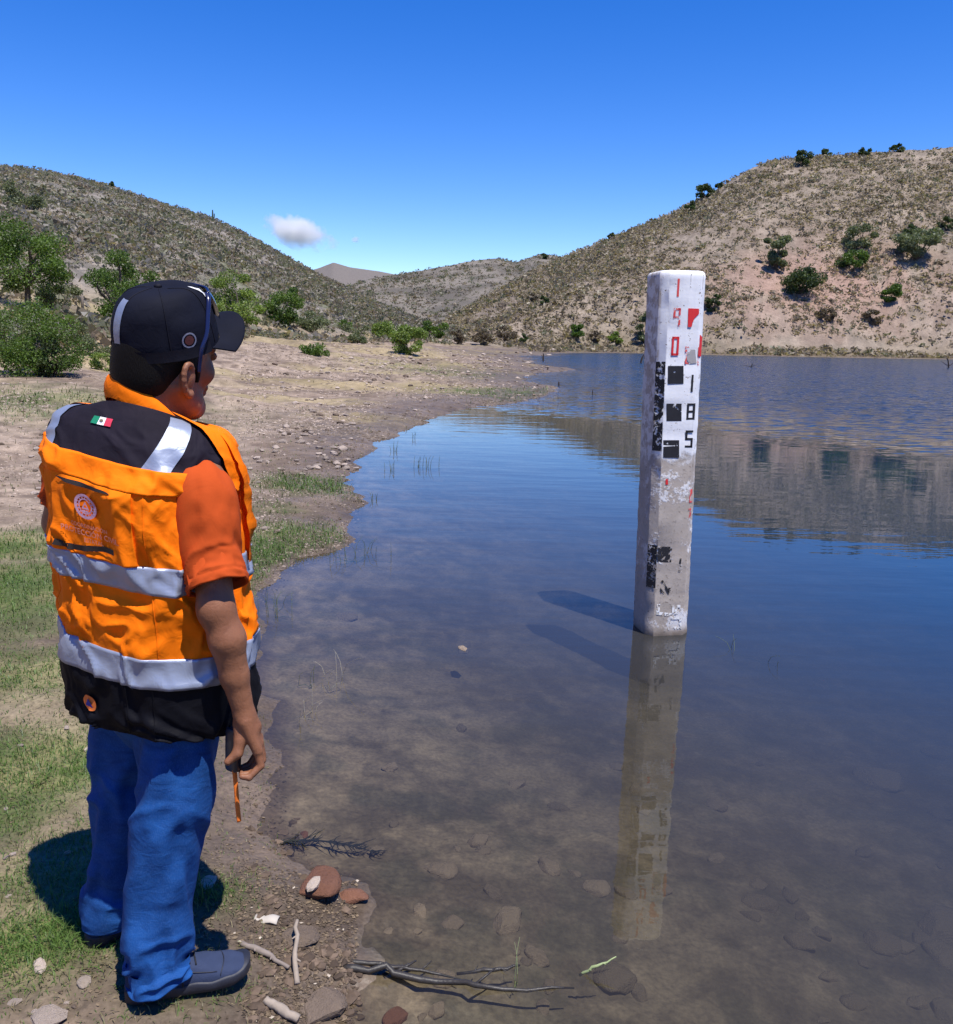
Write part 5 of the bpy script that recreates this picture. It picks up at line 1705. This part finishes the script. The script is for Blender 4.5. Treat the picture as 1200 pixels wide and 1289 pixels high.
def fold_d(u, v):
    d = np.zeros(np.shape(u))
    for u0, v0, u1, v1, w_, h in FOLDS:
        du, dv = (u1 - u0) * 0.24, (v1 - v0) * 0.8
        x = (u - u0) * 0.24; y = (v - v0) * 0.8
        t = np.clip((x * du + y * dv) / (du * du + dv * dv), 0, 1)
        q = np.hypot(x - t * du, y - t * dv) / (w_ * 0.5)
        d = d + h * np.exp(-q ** 1.3) * (0.35 + 0.65 * np.sin(math.pi * np.clip(t * 0.9 + 0.05, 0, 1)))
    wx = u * 1.5 + 1.5 * vn(u * 3, v * 7, 31); wy = v * 7 + 1.2 * vn(u * 2 + 9, v * 6, 32)
    rid = 1 - np.abs(2 * fbm(wx, wy, 3, 33) - 1)
    d = d + (rid - 0.6) * 0.013 + (fbm(u * 5, v * 16, 2, 35) - 0.5) * 0.006
    cx_ = u * 2.6 + v * 9 + 1.6 * vn(u * 2.2, v * 6, 36); cy_ = v * 7 - u * 1.2 + 1.4 * vn(u * 2 + 4, v * 5, 37)
    d = d + np.clip(1 - np.abs(2 * fbm(cx_, cy_, 2, 38) - 1) - 0.55, 0, 1) ** 1.3 * 0.034
    amp = np.interp(v, [0, .05, .6, .72, .8, 1], [1.1, 1.0, 1.0, 0.4, 0.2, 0.0])
    for u0, v0, a0, b0 in ((0.03, 0.50, 0.34, 0.07), (-0.22, 0.098, 0.14, 0.035), (0.0, 0.805, 0.2, 0.04)):
        amp = amp * (1 - 0.8 * np.exp(-((u - u0) / a0) ** 4 - ((v - v0) / b0) ** 4))
    return d * amp


def vest_pt(u, v, off=0.0, folds=True):
    """u: angle from mid back, right positive; v: 0 hem .. 1 neck"""
    u = np.asarray(u, float); v = np.asarray(v, float)
    u, v = np.broadcast_arrays(u, v)
    z = smooth_interp(v, TV, TZ); a = smooth_interp(v, TV, TA); b = smooth_interp(v, TV, TB); cx = smooth_interp(v, TV, TX)
    s = np.sin(u); c = np.cos(u)
    k = (np.abs(s) ** 2.5 + np.abs(c) ** 2.5) ** (-1 / 2.5)
    d = off + (fold_d(u, v) if folds else 0)
    A = a + d; Bq = b + d
    # neck opening dips to the front; the right shoulder hangs lower
    front = (1 - c) / 2
    z = z - 0.085 * front * sst(0.74, 1.0, v) - 0.115 * s * k * a * np.interp(v, [0, 0.42, 0.62, 0.76, 1], [1, 1, 1.6, 1.4, 0.35])
    z = z + off * 0.8 * sst(0.68, 0.85, v) + 0.010 * np.sin(u * 2 + 0.6) * sst(0.08, 0.0, v)
    P = np.multiply.outer(s * k * A, rC) - np.multiply.outer(c * k * Bq, fC)
    P[..., 0] += cx; P[..., 2] = z
    P = P + np.multiply.outer(front * 0.02 * sst(0.7, 1, v), fC)
    return P


vest = empty('vest'); vest.parent = person


def vpatch(name, us, vs, off, mat, parent=None, wrap=False, thick=0.0):
    U, Vv = np.meshgrid(us, vs)
    V = vest_pt(U, Vv, off).reshape(-1, 3)
    Q = grid_faces(len(vs), len(us), wrap)
    if thick:
        V2 = vest_pt(U, Vv, off - thick).reshape(-1, 3)
        n, m = len(us), len(vs); k = len(V)
        e = [i for i in range(n)] + [n * j + n - 1 for j in range(1, m)] + [n * (m - 1) + i for i in range(n - 2, -1, -1)] + [n * j for j in range(m - 2, 0, -1)]
        e = np.array(e); e2 = np.roll(e, -1)
        V = np.vstack([V, V2]); Q = np.vstack([Q, np.stack([e, e + k, e2 + k, e2], -1)])
    return mobj(name, V, Q, mat, parent or vest)


UA = np.linspace(-math.pi, math.pi, 300, endpoint=False)
V_HEM, V_YOKE = 0.175, 0.655      # where black gives way to orange, and orange to the black yoke
# black skirt, with a turned-in hem
V_ = np.linspace(0, V_HEM, 36)
U, Vv = np.meshgrid(UA, V_)
P1 = vest_pt(U, Vv).reshape(-1, 3)
inn = vest_pt(UA, np.zeros(300), -0.012); inn2 = inn + np.array([0, 0, 0.08])
mobj('skirt_panel', np.vstack([inn2, inn, P1]), grid_faces(38, 300, True), M_BLACK, vest)
# orange body with a real yoke seam
V_ = np.linspace(V_HEM, V_YOKE, 110)
U, Vv = np.meshgrid(UA, V_)
mobj('body_panel', vest_pt(U, Vv, 0.0012).reshape(-1, 3), grid_faces(110, 300, True), M_ORANGE, vest)
# the orange flap that overlaps the lower edge of the yoke
vpatch('yoke_flap', np.linspace(-1.18, 1.02, 120), np.linspace(0.600, 0.672, 12), 0.007, M_ORANGE, thick=0.006)
V_ = np.linspace(V_YOKE - 0.01, 1.0, 60)
U, Vv = np.meshgrid(UA, V_)
mobj('yoke', vest_pt(U, Vv, 0.0016).reshape(-1, 3), grid_faces(60, 300, True), M_YOKE, vest)
# orange front panels: their edge runs from the collar over the right shoulder
for sg_ in (1, -1):
    t = np.linspace(0, 1, 40); q = np.linspace(0, 1, 24)
    Tt, Qq = np.meshgrid(t, q, indexing='ij')
    u0_ = np.interp(Tt, [0, 0.45, 1], [1.72, 1.42, 1.12])
    uu = (u0_ * (1 - Qq) + 2.9 * Qq) * sg_
    mobj('front_panel', vest_pt(uu, 0.60 + 0.40 * Tt, 0.005 + 0.005 * (1 - Qq)).reshape(-1, 3), grid_faces(40, 24)[:, ::1 if sg_ > 0 else -1].copy(), M_ORANGE, vest)
# reflective tapes
for v0, v1 in ((0.368, 0.425), (0.168, 0.230)):
    vpatch('reflective_tape', np.concatenate([UA, [math.pi]]), np.linspace(v0, v1, 10), 0.0042, M_REFL, thick=0.003)
for u0, u1, u2, u3 in ((0.56, 0.84, 0.98, 1.36), (-0.80, -0.52, -1.10, -0.76)):
    t = np.linspace(0, 1, 26); q = np.linspace(0, 1, 8)
    Tt, Qq = np.meshgrid(t, q, indexing='ij')
    uu = (u0 + (u1 - u0) * Qq) * (1 - Tt) + (u2 + (u3 - u2) * Qq) * Tt
    vv = 0.672 + (0.925 - 0.672) * Tt
    mobj('shoulder_tape', vest_pt(uu, vv, 0.0042).reshape(-1, 3), grid_faces(26, 8), M_REFL, vest)
# raised back pocket with its dark slits
vpatch('back_pocket', np.linspace(-0.46, 0.52, 70), np.linspace(0.425, 0.600, 50), 0.0065, M_ORANGE, thick=0.006)
M_SLIT = plain('dark_zip', (0.012, 0.006, 0.005), 0.8)
t = np.linspace(-0.42, 0.32, 40)
V = np.stack([vest_pt(t, 0.4435 + 0.006 * np.sin(t * 6) + dv, 0.0105) for dv in (-0.0055, 0.0055)], 1).reshape(-1, 3)
mobj('zip', V, grid_faces(40, 2), M_SLIT, vest)
t = np.linspace(-0.36, 0.34, 40); wd = 0.0055 * np.sin(np.linspace(0, math.pi, 40)) ** 0.6 + 0.0004
V = np.stack([vest_pt(t, 0.588 + s * wd, 0.0092) for s in (-1, 1)], 1).reshape(-1, 3)
mobj('pocket_slit', V, grid_faces(40, 2), M_SLIT, vest)
# seams
for u in (0.62, -0.66, 1.25):
    t = np.linspace(V_HEM, 0.6, 60)
    tube_obj('seam', vest_pt(np.full(60, u), t, 0.0018), 0.0012, M_ORANGE, vest, 5)
for u in (0.28, 0.55):
    t = np.linspace(0.02, V_HEM + 0.05, 30)
    tube_obj('seam', vest_pt(np.full(30, u), t, 0.0030), 0.0010, M_BLACK, vest, 5)


def on_vest(name, polys, mat, u0, v0, off, rot=0.0):
    """flat shapes in metres laid on the back of the vest round (u0, v0)"""
    V = []; Fq = []
    for poly in polys:
        k = len(V)
        V += list(poly)
        Fq.append(tuple(range(k, k + len(poly))))
    V = np.array(V, float)
    x = V[:, 0] * math.cos(rot) - V[:, 1] * math.sin(rot); y = V[:, 0] * math.sin(rot) + V[:, 1] * math.cos(rot)
    return mobj(name, vest_pt(u0 + x / 0.215, v0 + y * 1.03 / 1.0 * 0.93, off), Fq, mat, vest, False)


def ring(r0, r1, n=36):
    th = np.linspace(0, 2 * math.pi, n + 1)
    return [[(r0 * math.cos(a), r0 * math.sin(a)), (r1 * math.cos(a), r1 * math.sin(a)), (r1 * math.cos(b), r1 * math.sin(b)), (r0 * math.cos(b), r0 * math.sin(b))] for a, b in zip(th[:-1], th[1:])]


def grid_rect(x0, y0, x1, y1, nx=6, ny=5):
    xs = np.linspace(x0, x1, nx); ys = np.linspace(y0, y1, ny)
    return [[(xs[i], ys[j]), (xs[i + 1], ys[j]), (xs[i + 1], ys[j + 1]), (xs[i], ys[j + 1])] for i in range(nx - 1) for j in range(ny - 1)]


M_PRINT = plain('lilac_print', (0.62, 0.36, 0.46), 0.7, 200, 0.2)
M_PRINT2 = plain('pink_print', (0.80, 0.30, 0.20), 0.7, 200, 0.2)
EU, EV = 0.02, 0.535
on_vest('emblem', ring(0.024, 0.031) + ring(0.0165, 0.0195), M_PRINT, EU, EV, 0.0120)
tri = [(0, 0.012), (-0.011, -0.008), (0.011, -0.008)]
tin = [(x * 0.5, y * 0.5) for x, y in tri]
on_vest('emblem', [[tri[i], tri[(i + 1) % 3], tin[(i + 1) % 3], tin[i]] for i in range(3)] + grid_rect(-0.009, -0.0155, 0.009, -0.0105, 4, 2), M_PRINT, EU, EV, 0.0120)
teeth = []
for i in range(16):
    a = i / 16 * 2 * math.pi
    teeth.append([(r * math.cos(a + d), r * math.sin(a + d)) for r, d in ((0.0195, -0.06), (0.024, -0.06), (0.024, 0.06), (0.0195, 0.06))])
on_vest('emblem', teeth, M_PRINT, EU, EV, 0.0118)


def lettering(text, size, mat, u0, v0, off, rot=0.0):
    cu = bpy.data.curves.new('lettering', 'FONT'); cu.body = text; cu.size = size; cu.align_x = 'CENTER'; cu.resolution_u = 2
    ob = bpy.data.objects.new('lettering', cu); sc.collection.objects.link(ob)
    bpy.context.view_layer.update()
    me = ob.to_mesh()
    V = np.array([v.co[:] for v in me.vertices]); Fq = [tuple(p.vertices) for p in me.polygons]
    ob.to_mesh_clear(); bpy.data.objects.remove(ob)
    x = V[:, 0] * math.cos(rot) - V[:, 1] * math.sin(rot); y = V[:, 0] * math.sin(rot) + V[:, 1] * math.cos(rot)
    mobj('lettering', vest_pt(u0 + x / 0.215, v0 + y * 0.96, off), Fq, mat, vest, False)


lettering('COORDINACIÓN', 0.0125, M_PRINT2, EU + 0.02, EV - 0.050, 0.0130)
lettering('PROTECCIÓN CIVIL', 0.0175, M_PRINT2, EU + 0.02, EV - 0.066, 0.0130)
lettering('ESTATAL', 0.0125, M_PRINT2, EU + 0.06, EV - 0.079, 0.0130)
# flag patch on the yoke: green, white, red, a small eagle-brown mark in the middle
for nm, x0, x1, c in (('flag_green', -0.030, -0.0105, (0.0, 0.20, 0.10)), ('flag_white', -0.010, 0.010, (0.80, 0.80, 0.80)), ('flag_red', 0.0105, 0.030, (0.58, 0.03, 0.07))):
    on_vest(nm, grid_rect(x0, -0.019, x1, 0.019), plain(nm, c, 0.7, 200, 0.1), 0.0, 0.805, 0.0050, R_(2))
on_vest('flag_crest', [[(0.006 * math.cos(a), 0.0065 * math.sin(a)) for a in np.linspace(0.4, 5.6, 10)]], plain('crest_brown', (0.16, 0.13, 0.07), 0.7), 0.0, 0.805, 0.0066)
# round orange patch with a blue triangle on the black skirt
on_vest('civil_badge', ring(0.0003, 0.008, 24) + ring(0.008, 0.015, 24) + ring(0.015, 0.0205, 24), plain('badge_orange', (0.80, 0.19, 0.03), 0.7, 200, 0.1), -0.22, 0.098, 0.0055)
on_vest('civil_badge', [[(0, 0.013), (-0.0125, -0.009), (0.0125, -0.009)]], plain('badge_blue', (0.03, 0.03, 0.30), 0.7, 200, 0.1), -0.22, 0.098, 0.0075)

# collar: a standing band, open in front
NCx, NCy = 0.128, 0.003


def collar():
    n = 90
    u = np.linspace(-2.85, 2.85, n)
    rows = []
    for h, dr, inner in ((0.0, 0.010, 0), (0.018, 0.012, 0), (0.036, 0.010, 0), (0.050, 0.004, 0), (0.054, 0.000, 0), (0.052, -0.006, 0), (0.030, -0.006, 0), (0.0, -0.004, 0)):
        c = np.cos(u); s = np.sin(u); front = (1 - c) / 2
        a = 0.088 + dr; b = 0.084 + 0.088 * sst(0.25, -1.0, c) + dr
        wv = (vn(u * 3, np.full(n, h * 30), 61) - 0.5) * 0.006 * (h > 0.01)
        P = np.multiply.outer(s * (a + wv), rC) - np.multiply.outer(c * (b + wv), fC)
        P[:, 0] += NCx; P[:, 1] += NCy
        P[:, 2] = 1.452 + h * (1 - 0.15 * front) - 0.135 * front - 0.030 * s
        rows.append(P)
    V = np.concatenate(rows)
    mobj('collar', V, grid_faces(len(rows), n), M_ORANGE, vest)


collar()
# armhole flange in front of the right shoulder and the trim round the armhole
t = np.linspace(0, 1, 30)
def flange():
    rows = []
    for off in (0.002, 0.016, 0.026, 0.018):
        u = np.interp(t, [0, 0.5, 1], [2.02, 1.93, 1.80]); v = np.interp(t, [0, 1], [0.40, 0.80])
        rows.append(vest_pt(u - (0.10 if off == 0.018 else 0), v, off * (0.5 + 0.6 * np.sin(t * math.pi))))
    mobj('armhole_edge', np.concatenate(rows), grid_faces(4, 30), M_ORANGE, vest)
flange()

# ---- shirt sleeves
M_SHIRT = fabric('red_orange_knit', (0.48, 0.07, 0.012), 0.9, 600, 0.06, 0.22, 12, 0.15)
shirt = empty('shirt'); shirt.parent = person


def sleeve(path, rad, seed, hem=True):
    n, m = 60, 56
    P = catmull(path, m); T = np.gradient(P, axis=0); T /= np.linalg.norm(T, axis=1, keepdims=True)
    tt = np.linspace(0, 1, m); r = np.interp(tt, np.linspace(0, 1, len(rad)), rad)
    th = np.linspace(0, 2 * math.pi, n, endpoint=False)
    V = []
    for i in range(m):
        a = np.array([1.0, 0, 0]) - T[i] * T[i][0]; a /= np.linalg.norm(a); b = np.cross(T[i], a)
        w_ = (1 - np.abs(2 * fbm(th * 0 + np.cos(th) * 1.3 + tt[i] * 1.2 + seed, np.sin(th) * 1.3 + tt[i] * 5, 3, 81) - 1) - 0.6) * 0.016 * min(1, tt[i] * 3)
        hemd = 0.0025 if tt[i] > 0.90 else 0.0
        rr_ = r[i] + w_ + hemd - 0.003 * math.exp(-((tt[i] - 0.90) / 0.012) ** 2)
        V.append(P[i] + np.outer(np.cos(th) * rr_, a) + np.outer(np.sin(th) * rr_, b))
    inn = P[-1] + (V[-1] - P[-1]) * 0.93; inn2 = inn - T[-1] * 0.06
    V = np.concatenate(V + [inn, inn2])
    return mobj('sleeve', V, grid_faces(m + 2, n, True)[:, ::-1].copy(), M_SHIRT, shirt)


sleeve([SH_R + np.array([-0.055, 0.05, 0.0]), SH_R + np.array([0.002, -0.020, -0.02]), SH_R * 0.45 + EL_R * 0.55 + np.array([0.002, -0.003, 0.0]), EL_R + np.array([0.004, -0.002, 0.048])], [0.050, 0.068, 0.068, 0.064, 0.062], 3)
sleeve([SH_L + np.array([0.05, -0.03, -0.06]), SH_L + np.array([0.01, 0, -0.06]), SH_L * 0.5 + EL_L * 0.5, SH_L * 0.25 + EL_L * 0.75], [0.04, 0.056, 0.058, 0.056], 7)

# ---- trousers
def denim():
    b = NB('blue_denim')
    co = b.coord()
    n1 = b.noise(7, 4, 0.6, co); n2 = b.noise(500, 2, 0.6, b.scalevec(co, (1, 1, 0.35)))
    c = b.mix(b.ramp(n1, [(0.3, 0.0), (0.75, 1.0)]), (0.004, 0.040, 0.16), (0.010, 0.080, 0.29))
    c = b.mix(b.ramp(n2, [(0.45, 0.0), (0.75, 0.25)]), c, (0.08, 0.17, 0.42))
    wk = b.noise(11, 4, 0.6, b.scalevec(co, (1.0, 1.0, 2.6)), 1.5)
    c = b.mix(b.ramp(wk, [(0.50, 0.0), (0.72, 0.22)]), c, (0.02, 0.12, 0.38))
    c = b.mix(b.ramp(wk, [(0.30, 0.35), (0.46, 0.0)]), c, (0.003, 0.022, 0.10))
    nm = b.bump(n2, 0.25, 0.001)
    nm = b.bump(wk, 0.2, 0.010, nm)
    nm = b.bump(b.noise(20, 3, 0.5, b.scalevec(co, (1, 1, 1.3)), 1.2), 0.16, 0.012, nm)
    return b.done(b.principled(c, 0.85, nm, Specular_IOR_Level=0.2))


M_DENIM = denim()
trousers = empty('trousers'); trousers.parent = person


def leg(path, ra, rb, seed, rot):
    n, m = 84, 190
    P = catmull(path, m); T = np.gradient(P, axis=0); T /= np.linalg.norm(T, axis=1, keepdims=True)
    tt = np.linspace(0, 1, m)
    A = np.interp(tt, np.linspace(0, 1, len(ra)), ra); Bq = np.interp(tt, np.linspace(0, 1, len(rb)), rb)
    th = np.linspace(0, 2 * math.pi, n, endpoint=False)
    f, r = dirs(rot)
    V = []
    for i in range(m):
        t = tt[i]
        a = r - T[i] * (T[i] @ r); a /= np.linalg.norm(a); b = np.cross(T[i], a) * -1
        # stacked folds near the hem, creases behind the knee, soft drapes between
        ph = np.cos(th - 0.6)
        x = np.cos(th) * 0.9 + seed; y = np.sin(th) * 0.9
        slope = 0.35 * np.sin(th + seed * 2)
        stack = ((1.1 - np.sqrt((2 * vn(x * 0.8 + slope, t * 17 + slope * 3.4 + y, 91) - 1) ** 2 + 0.03)) ** 1.8 - 0.35) * np.interp(t, [0, .66, .80, .96, 1], [0, 0.2, 1, 1, 0.5])
        knee = ((1.1 - np.sqrt((2 * vn(x * 0.9 + 3, t * 13 + slope * 5 + y * 0.7, 92) - 1) ** 2 + 0.03)) ** 1.8 - 0.35) * np.exp(-((t - 0.50) / 0.12) ** 2)
        drape = ((1.1 - np.sqrt((2 * fbm(x * 1.3 + t * 4.0, y * 1.3 - t * 3.0, 2, 93) - 1) ** 2 + 0.03)) ** 1.6 - 0.45)
        d = stack * 0.023 + knee * 0.017 + drape * 0.034 * (0.4 + 0.6 * np.sin(math.pi * t))
        V.append(P[i] + np.outer(np.cos(th) * (A[i] + d), a) + np.outer(np.sin(th) * (Bq[i] + d), b))
    e = V[-1]; inn = P[-1] + (e - P[-1]) * 0.93; inn2 = inn - T[-1] * 0.05
    V = np.concatenate(V + [inn, inn2])
    ob = mobj('trouser_leg', V, grid_faces(m + 2, n, True), M_DENIM, trousers)
    return ob


AN_R = np.array([0.070, -0.150, 0.0]); AN_L = np.array([-0.022, 0.125, 0.0])
leg([(0.135, -0.055, 0.90), (0.150, -0.080, 0.72), (0.140, -0.100, 0.56), (0.112, -0.112, 0.42), (0.085, -0.125, 0.24), AN_R + np.array([0.004, 0, 0.10]), AN_R + np.array([0.006, 0, 0.045])],
    [0.105, 0.104, 0.093, 0.076, 0.067, 0.064, 0.066], [0.110, 0.100, 0.090, 0.077, 0.068, 0.068, 0.074], 1.3, 58)
leg([(0.075, 0.055, 0.90), (0.065, 0.075, 0.72), (0.045, 0.095, 0.56), (0.028, 0.110, 0.42), (0.008, 0.120, 0.24), AN_L + np.array([0.004, 0, 0.10]), AN_L + np.array([0.006, 0, 0.045])],
    [0.105, 0.102, 0.091, 0.075, 0.067, 0.064, 0.066], [0.108, 0.099, 0.089, 0.076, 0.068, 0.068, 0.074], 4.7, 58)
# seat that joins the legs, hidden under the skirt of the vest
zz = np.linspace(0.60, 0.98, 14); th = np.linspace(0, 2 * math.pi, 60, endpoint=False)
V = np.concatenate([np.array([0.108, 0.0, z]) + np.outer(np.cos(th) * 0.175 * w_, rP) + np.outer(np.sin(th) * 0.135 * w_, fP) for z, w_ in zip(zz, np.interp(zz, [0.6, 0.7, 0.98], [0.55, 1.0, 1.0]))])
mobj('seat', V, grid_faces(14, 60, True), M_DENIM, trousers)

# ---- shoes
M_SHOE = fabric('navy_suede', (0.030, 0.042, 0.085), 0.85, 1200, 0.2, 0.2, 40, 0.2)
M_SOLE = plain('navy_rubber', (0.018, 0.020, 0.032), 0.6, 80, 0.3, 0.3)
M_LACE = plain('black_lace', (0.008, 0.008, 0.012), 0.8)


def shoe(an, deg):
    f, r = dirs(deg)
    e = empty('shoe'); e.parent = person
    o = np.array([an[0], an[1], 0.0]) - f * 0.075
    L = 0.295; m, n = 44, 30
    s = np.linspace(0, 1, m)
    hw_ = np.interp(s, [0, .04, .12, .3, .5, .68, .84, .94, .985, 1], [.010, .026, .034, .036, .041, .049, .047, .036, .020, .004])
    top = np.interp(s, [0, .03, .10, .22, .34, .46, .58, .72, .86, .95, 1], [.060, .088, .100, .104, .098, .088, .072, .058, .050, .042, .030])
    wave = 0.003 * np.sin(s * 20)
    V = []
    for i in range(m):
        th = np.linspace(-0.25 * math.pi, 1.25 * math.pi, n)
        x = np.cos(th); y = np.sin(th)
        w_ = np.sign(x) * np.abs(x) ** 0.75 * hw_[i]
        h = 0.028 + (top[i] - 0.028) * np.clip(y, -0.3, 1)
        V.append(o + f * (s[i] * L) + np.outer(w_, r) + np.outer(h + (vn(th * 2, np.full(n, s[i] * 14), 71) - 0.5) * 0.004, np.array([0, 0, 1.0])))
    mobj('upper', np.concatenate(V), grid_faces(m, n)[:, ::-1].copy(), M_SHOE, e)
    V = []
    for z, k in ((0.0, 0.90), (0.004, 1.02), (0.016, 1.07), (0.026, 1.07), (0.031, 1.02)):
        lift = 0.016 * np.clip((s - 0.75) / 0.25, 0, 1) ** 2
        left = o + f * 1.0 * (s * L * 1.02 - 0.003)[:, None] + np.outer(-hw_ * k - 0.001, r)
        right = o + f * 1.0 * (s * L * 1.02 - 0.003)[:, None] + np.outer(hw_ * k + 0.001, r)
        loop = np.concatenate([left, right[::-1]])
        loop[:, 2] = z + np.concatenate([lift, lift[::-1]]) + 0.002 * np.sin(np.concatenate([s, s[::-1]]) * 26) * (z > 0.01)
        V.append(loop)
    n2 = 2 * m
    Q = grid_faces(5, n2, True)
    cap = np.stack([np.arange(m - 1), np.arange(1, m), n2 - 2 - np.arange(m - 1), n2 - 1 - np.arange(m - 1)], -1)
    mobj('sole', np.concatenate(V), np.vstack([Q, cap[:, ::-1], cap + 4 * n2]), M_SOLE, e)
    def surf(ss, x):
        w_ = np.interp(ss, s, hw_); t_ = np.interp(ss, s, top)
        y = math.sqrt(max(0, 1 - min(1, abs(x)) ** 2.6))
        return o + f * (ss * L) + r * (x * w_ * 1.02) + np.array([0, 0, 0.028 + (t_ - 0.028) * y + 0.003])
    for k, ss in enumerate((0.40, 0.45, 0.50, 0.55)):
        tube_obj('lace', np.array([surf(ss + 0.012 * abs(x), x) for x in np.linspace(-0.62, 0.62, 9)]), 0.0022, M_LACE, e, 6)
    for dx in (0.5, 0.75, -0.5):
        tube_obj('lace', np.array([surf(0.42 + 0.02 * q, dx * q + 0.1) + np.array([0, 0, 0.004 * math.sin(q * 3)]) for q in np.linspace(0, 1.25, 9)]), 0.0019, M_LACE, e, 6)
    # stitched overlay round the toe
    tube_obj('toe_seam', np.array([surf(0.74 + 0.05 * (1 - x * x), x) - np.array([0, 0, 0.002]) for x in np.linspace(-0.95, 0.95, 15)]), 0.0013, M_SOLE, e, 5)
    tube_obj('side_seam', np.array([surf(q, 0.93 - 0.2 * (q - 0.2)) - np.array([0, 0, 0.001]) for q in np.linspace(0.12, 0.72, 15)]), 0.0013, M_SOLE, e, 5)


shoe(AN_R, 92)
shoe(AN_L, 66)

# ---- the thing in his hand
dev = empty('handheld_radio', tuple(PB), -PAZ)
tag(dev, 'small dark handset with an orange strap held in the man\'s right hand', 'handset')
c = np.array([0.258, -0.240, 0.655])
ax = np.stack([np.array([0.55, -0.83, 0.0]), np.array([0.83, 0.55, 0.0]), np.array([0, 0, 1.0])])
V = []
for z, k in ((-0.052, 0.85), (-0.048, 0.98), (0.0, 1.0), (0.040, 1.0), (0.050, 0.9), (0.053, 0.7)):
    th = np.linspace(0, 2 * math.pi, 28, endpoint=False)
    x = np.sign(np.cos(th)) * np.abs(np.cos(th)) ** 0.5 * 0.020 * k; y = np.sign(np.sin(th)) * np.abs(np.sin(th)) ** 0.5 * 0.011 * k
    V.append(c + np.outer(x, ax[0]) + np.outer(y, ax[1]) + np.array([0.04 * z, 0, z]))
k = 28 * 5
Fq = [tuple(int(q) for q in qq) for qq in grid_faces(6, 28, True)] + [tuple(range(27, -1, -1)), tuple(range(k, k + 28))]
mobj('case', np.concatenate(V), Fq, plain('dark_plastic', (0.02, 0.022, 0.03), 0.3, 60, 0.2, 0.05), dev)
st = catmull([c + np.array([-0.001, -0.012, -0.045]), c + np.array([0.001, -0.015, -0.085]), c + np.array([0.003, -0.012, -0.13]), c + np.array([0.006, -0.012, -0.180])], 24)
tube_obj('strap', st, np.full(24, 0.0021), plain('orange_strap', (0.90, 0.20, 0.02), 0.7, 200, 0.15), dev, 8, flat=2.6, flatdir=(1.0, 0.2, 0))
# ------------------------------------------------------------------ the little cloud
def cloud(px, py, wpx, hpx, dist, label, tilt, dens, seed, lobes):
    d = ray(px, py); P = CAM + d * dist
    wd, hg = wpx * dist / F, hpx * dist / F
    import bmesh
    bm = bmesh.new()
    rng = np.random.default_rng(seed)
    V = []; Fq = []
    for x, z, s in lobes:
        b2 = bmesh.new(); bmesh.ops.create_icosphere(b2, subdivisions=3, radius=1.0)
        v = np.array([q.co[:] for q in b2.verts]); f = np.array([[q.index for q in w_.verts] for w_ in b2.faces]); b2.free()
        v = v * (1 + (fbm(v[:, 0] * 1.6 + x * 9 + 4, v[:, 1] * 1.6 + v[:, 2] * 2.1, 3, seed) - 0.5)[:, None] * 0.5)
        Fq.append(f + sum(len(q) for q in V)); V.append(v * np.array([s * wd * 0.5, s * wd * 0.4, s * hg]) + np.array([x * wd * 0.5, 0, z * hg]))
    bm.free()
    V = np.concatenate(V); Fq = np.concatenate(Fq)
    o = mobj('cloud', V, Fq, None, None, True, loc=tuple(P))
    rm = o.modifiers.new('skin', 'REMESH'); rm.mode = 'VOXEL'; rm.voxel_size = wd / 60
    o.rotation_euler = (0, tilt, -math.atan2(d[0], d[1]))
    b = NB('cloud_vapour')
    co = b.coord()
    q = b.scalevec(co, (2.0 / wd, 2.4 / wd, 1.15 / hg))
    r = b.n('ShaderNodeVectorMath', {0: q}, operation='LENGTH').outputs['Value']
    n = b.noise(0.8 / hg, 6, 0.6, co)
    e = b.math('ADD', b.math('SUBTRACT', 0.70, b.math('MULTIPLY', r, 0.95)), b.math('MULTIPLY', b.math('SUBTRACT', n, 0.5), 2.3))
    den = b.math('MULTIPLY', b.math('MAXIMUM', e, 0.0), dens / wd)
    vol = b.n('ShaderNodeVolumePrincipled', {'Color': (1, 1, 1, 1), 'Density': den, 'Anisotropy': 0.3})
    b.t.links.new(vol.outputs[0], b.out.inputs['Volume'])
    o.data.materials.append(b.m)
    return tag(o, label, 'cloud')


cloud(374, 290, 88, 26, 3000, 'small white cloud alone in the blue sky above the left hill', R_(22), 30, 11, [(-0.4, 0.0, 0.75), (0.0, 0.0, 0.85), (0.4, 0.0, 0.75)])
cloud(448, 301, 14, 7, 3000, 'faint wisp of cloud right of the small white cloud', R_(8), 5.0, 8, [(-0.3, 0, 0.6), (0.3, 0, 0.55)])
sc.cycles.volume_bounces = 12
sc.cycles.volume_step_rate = 2.0
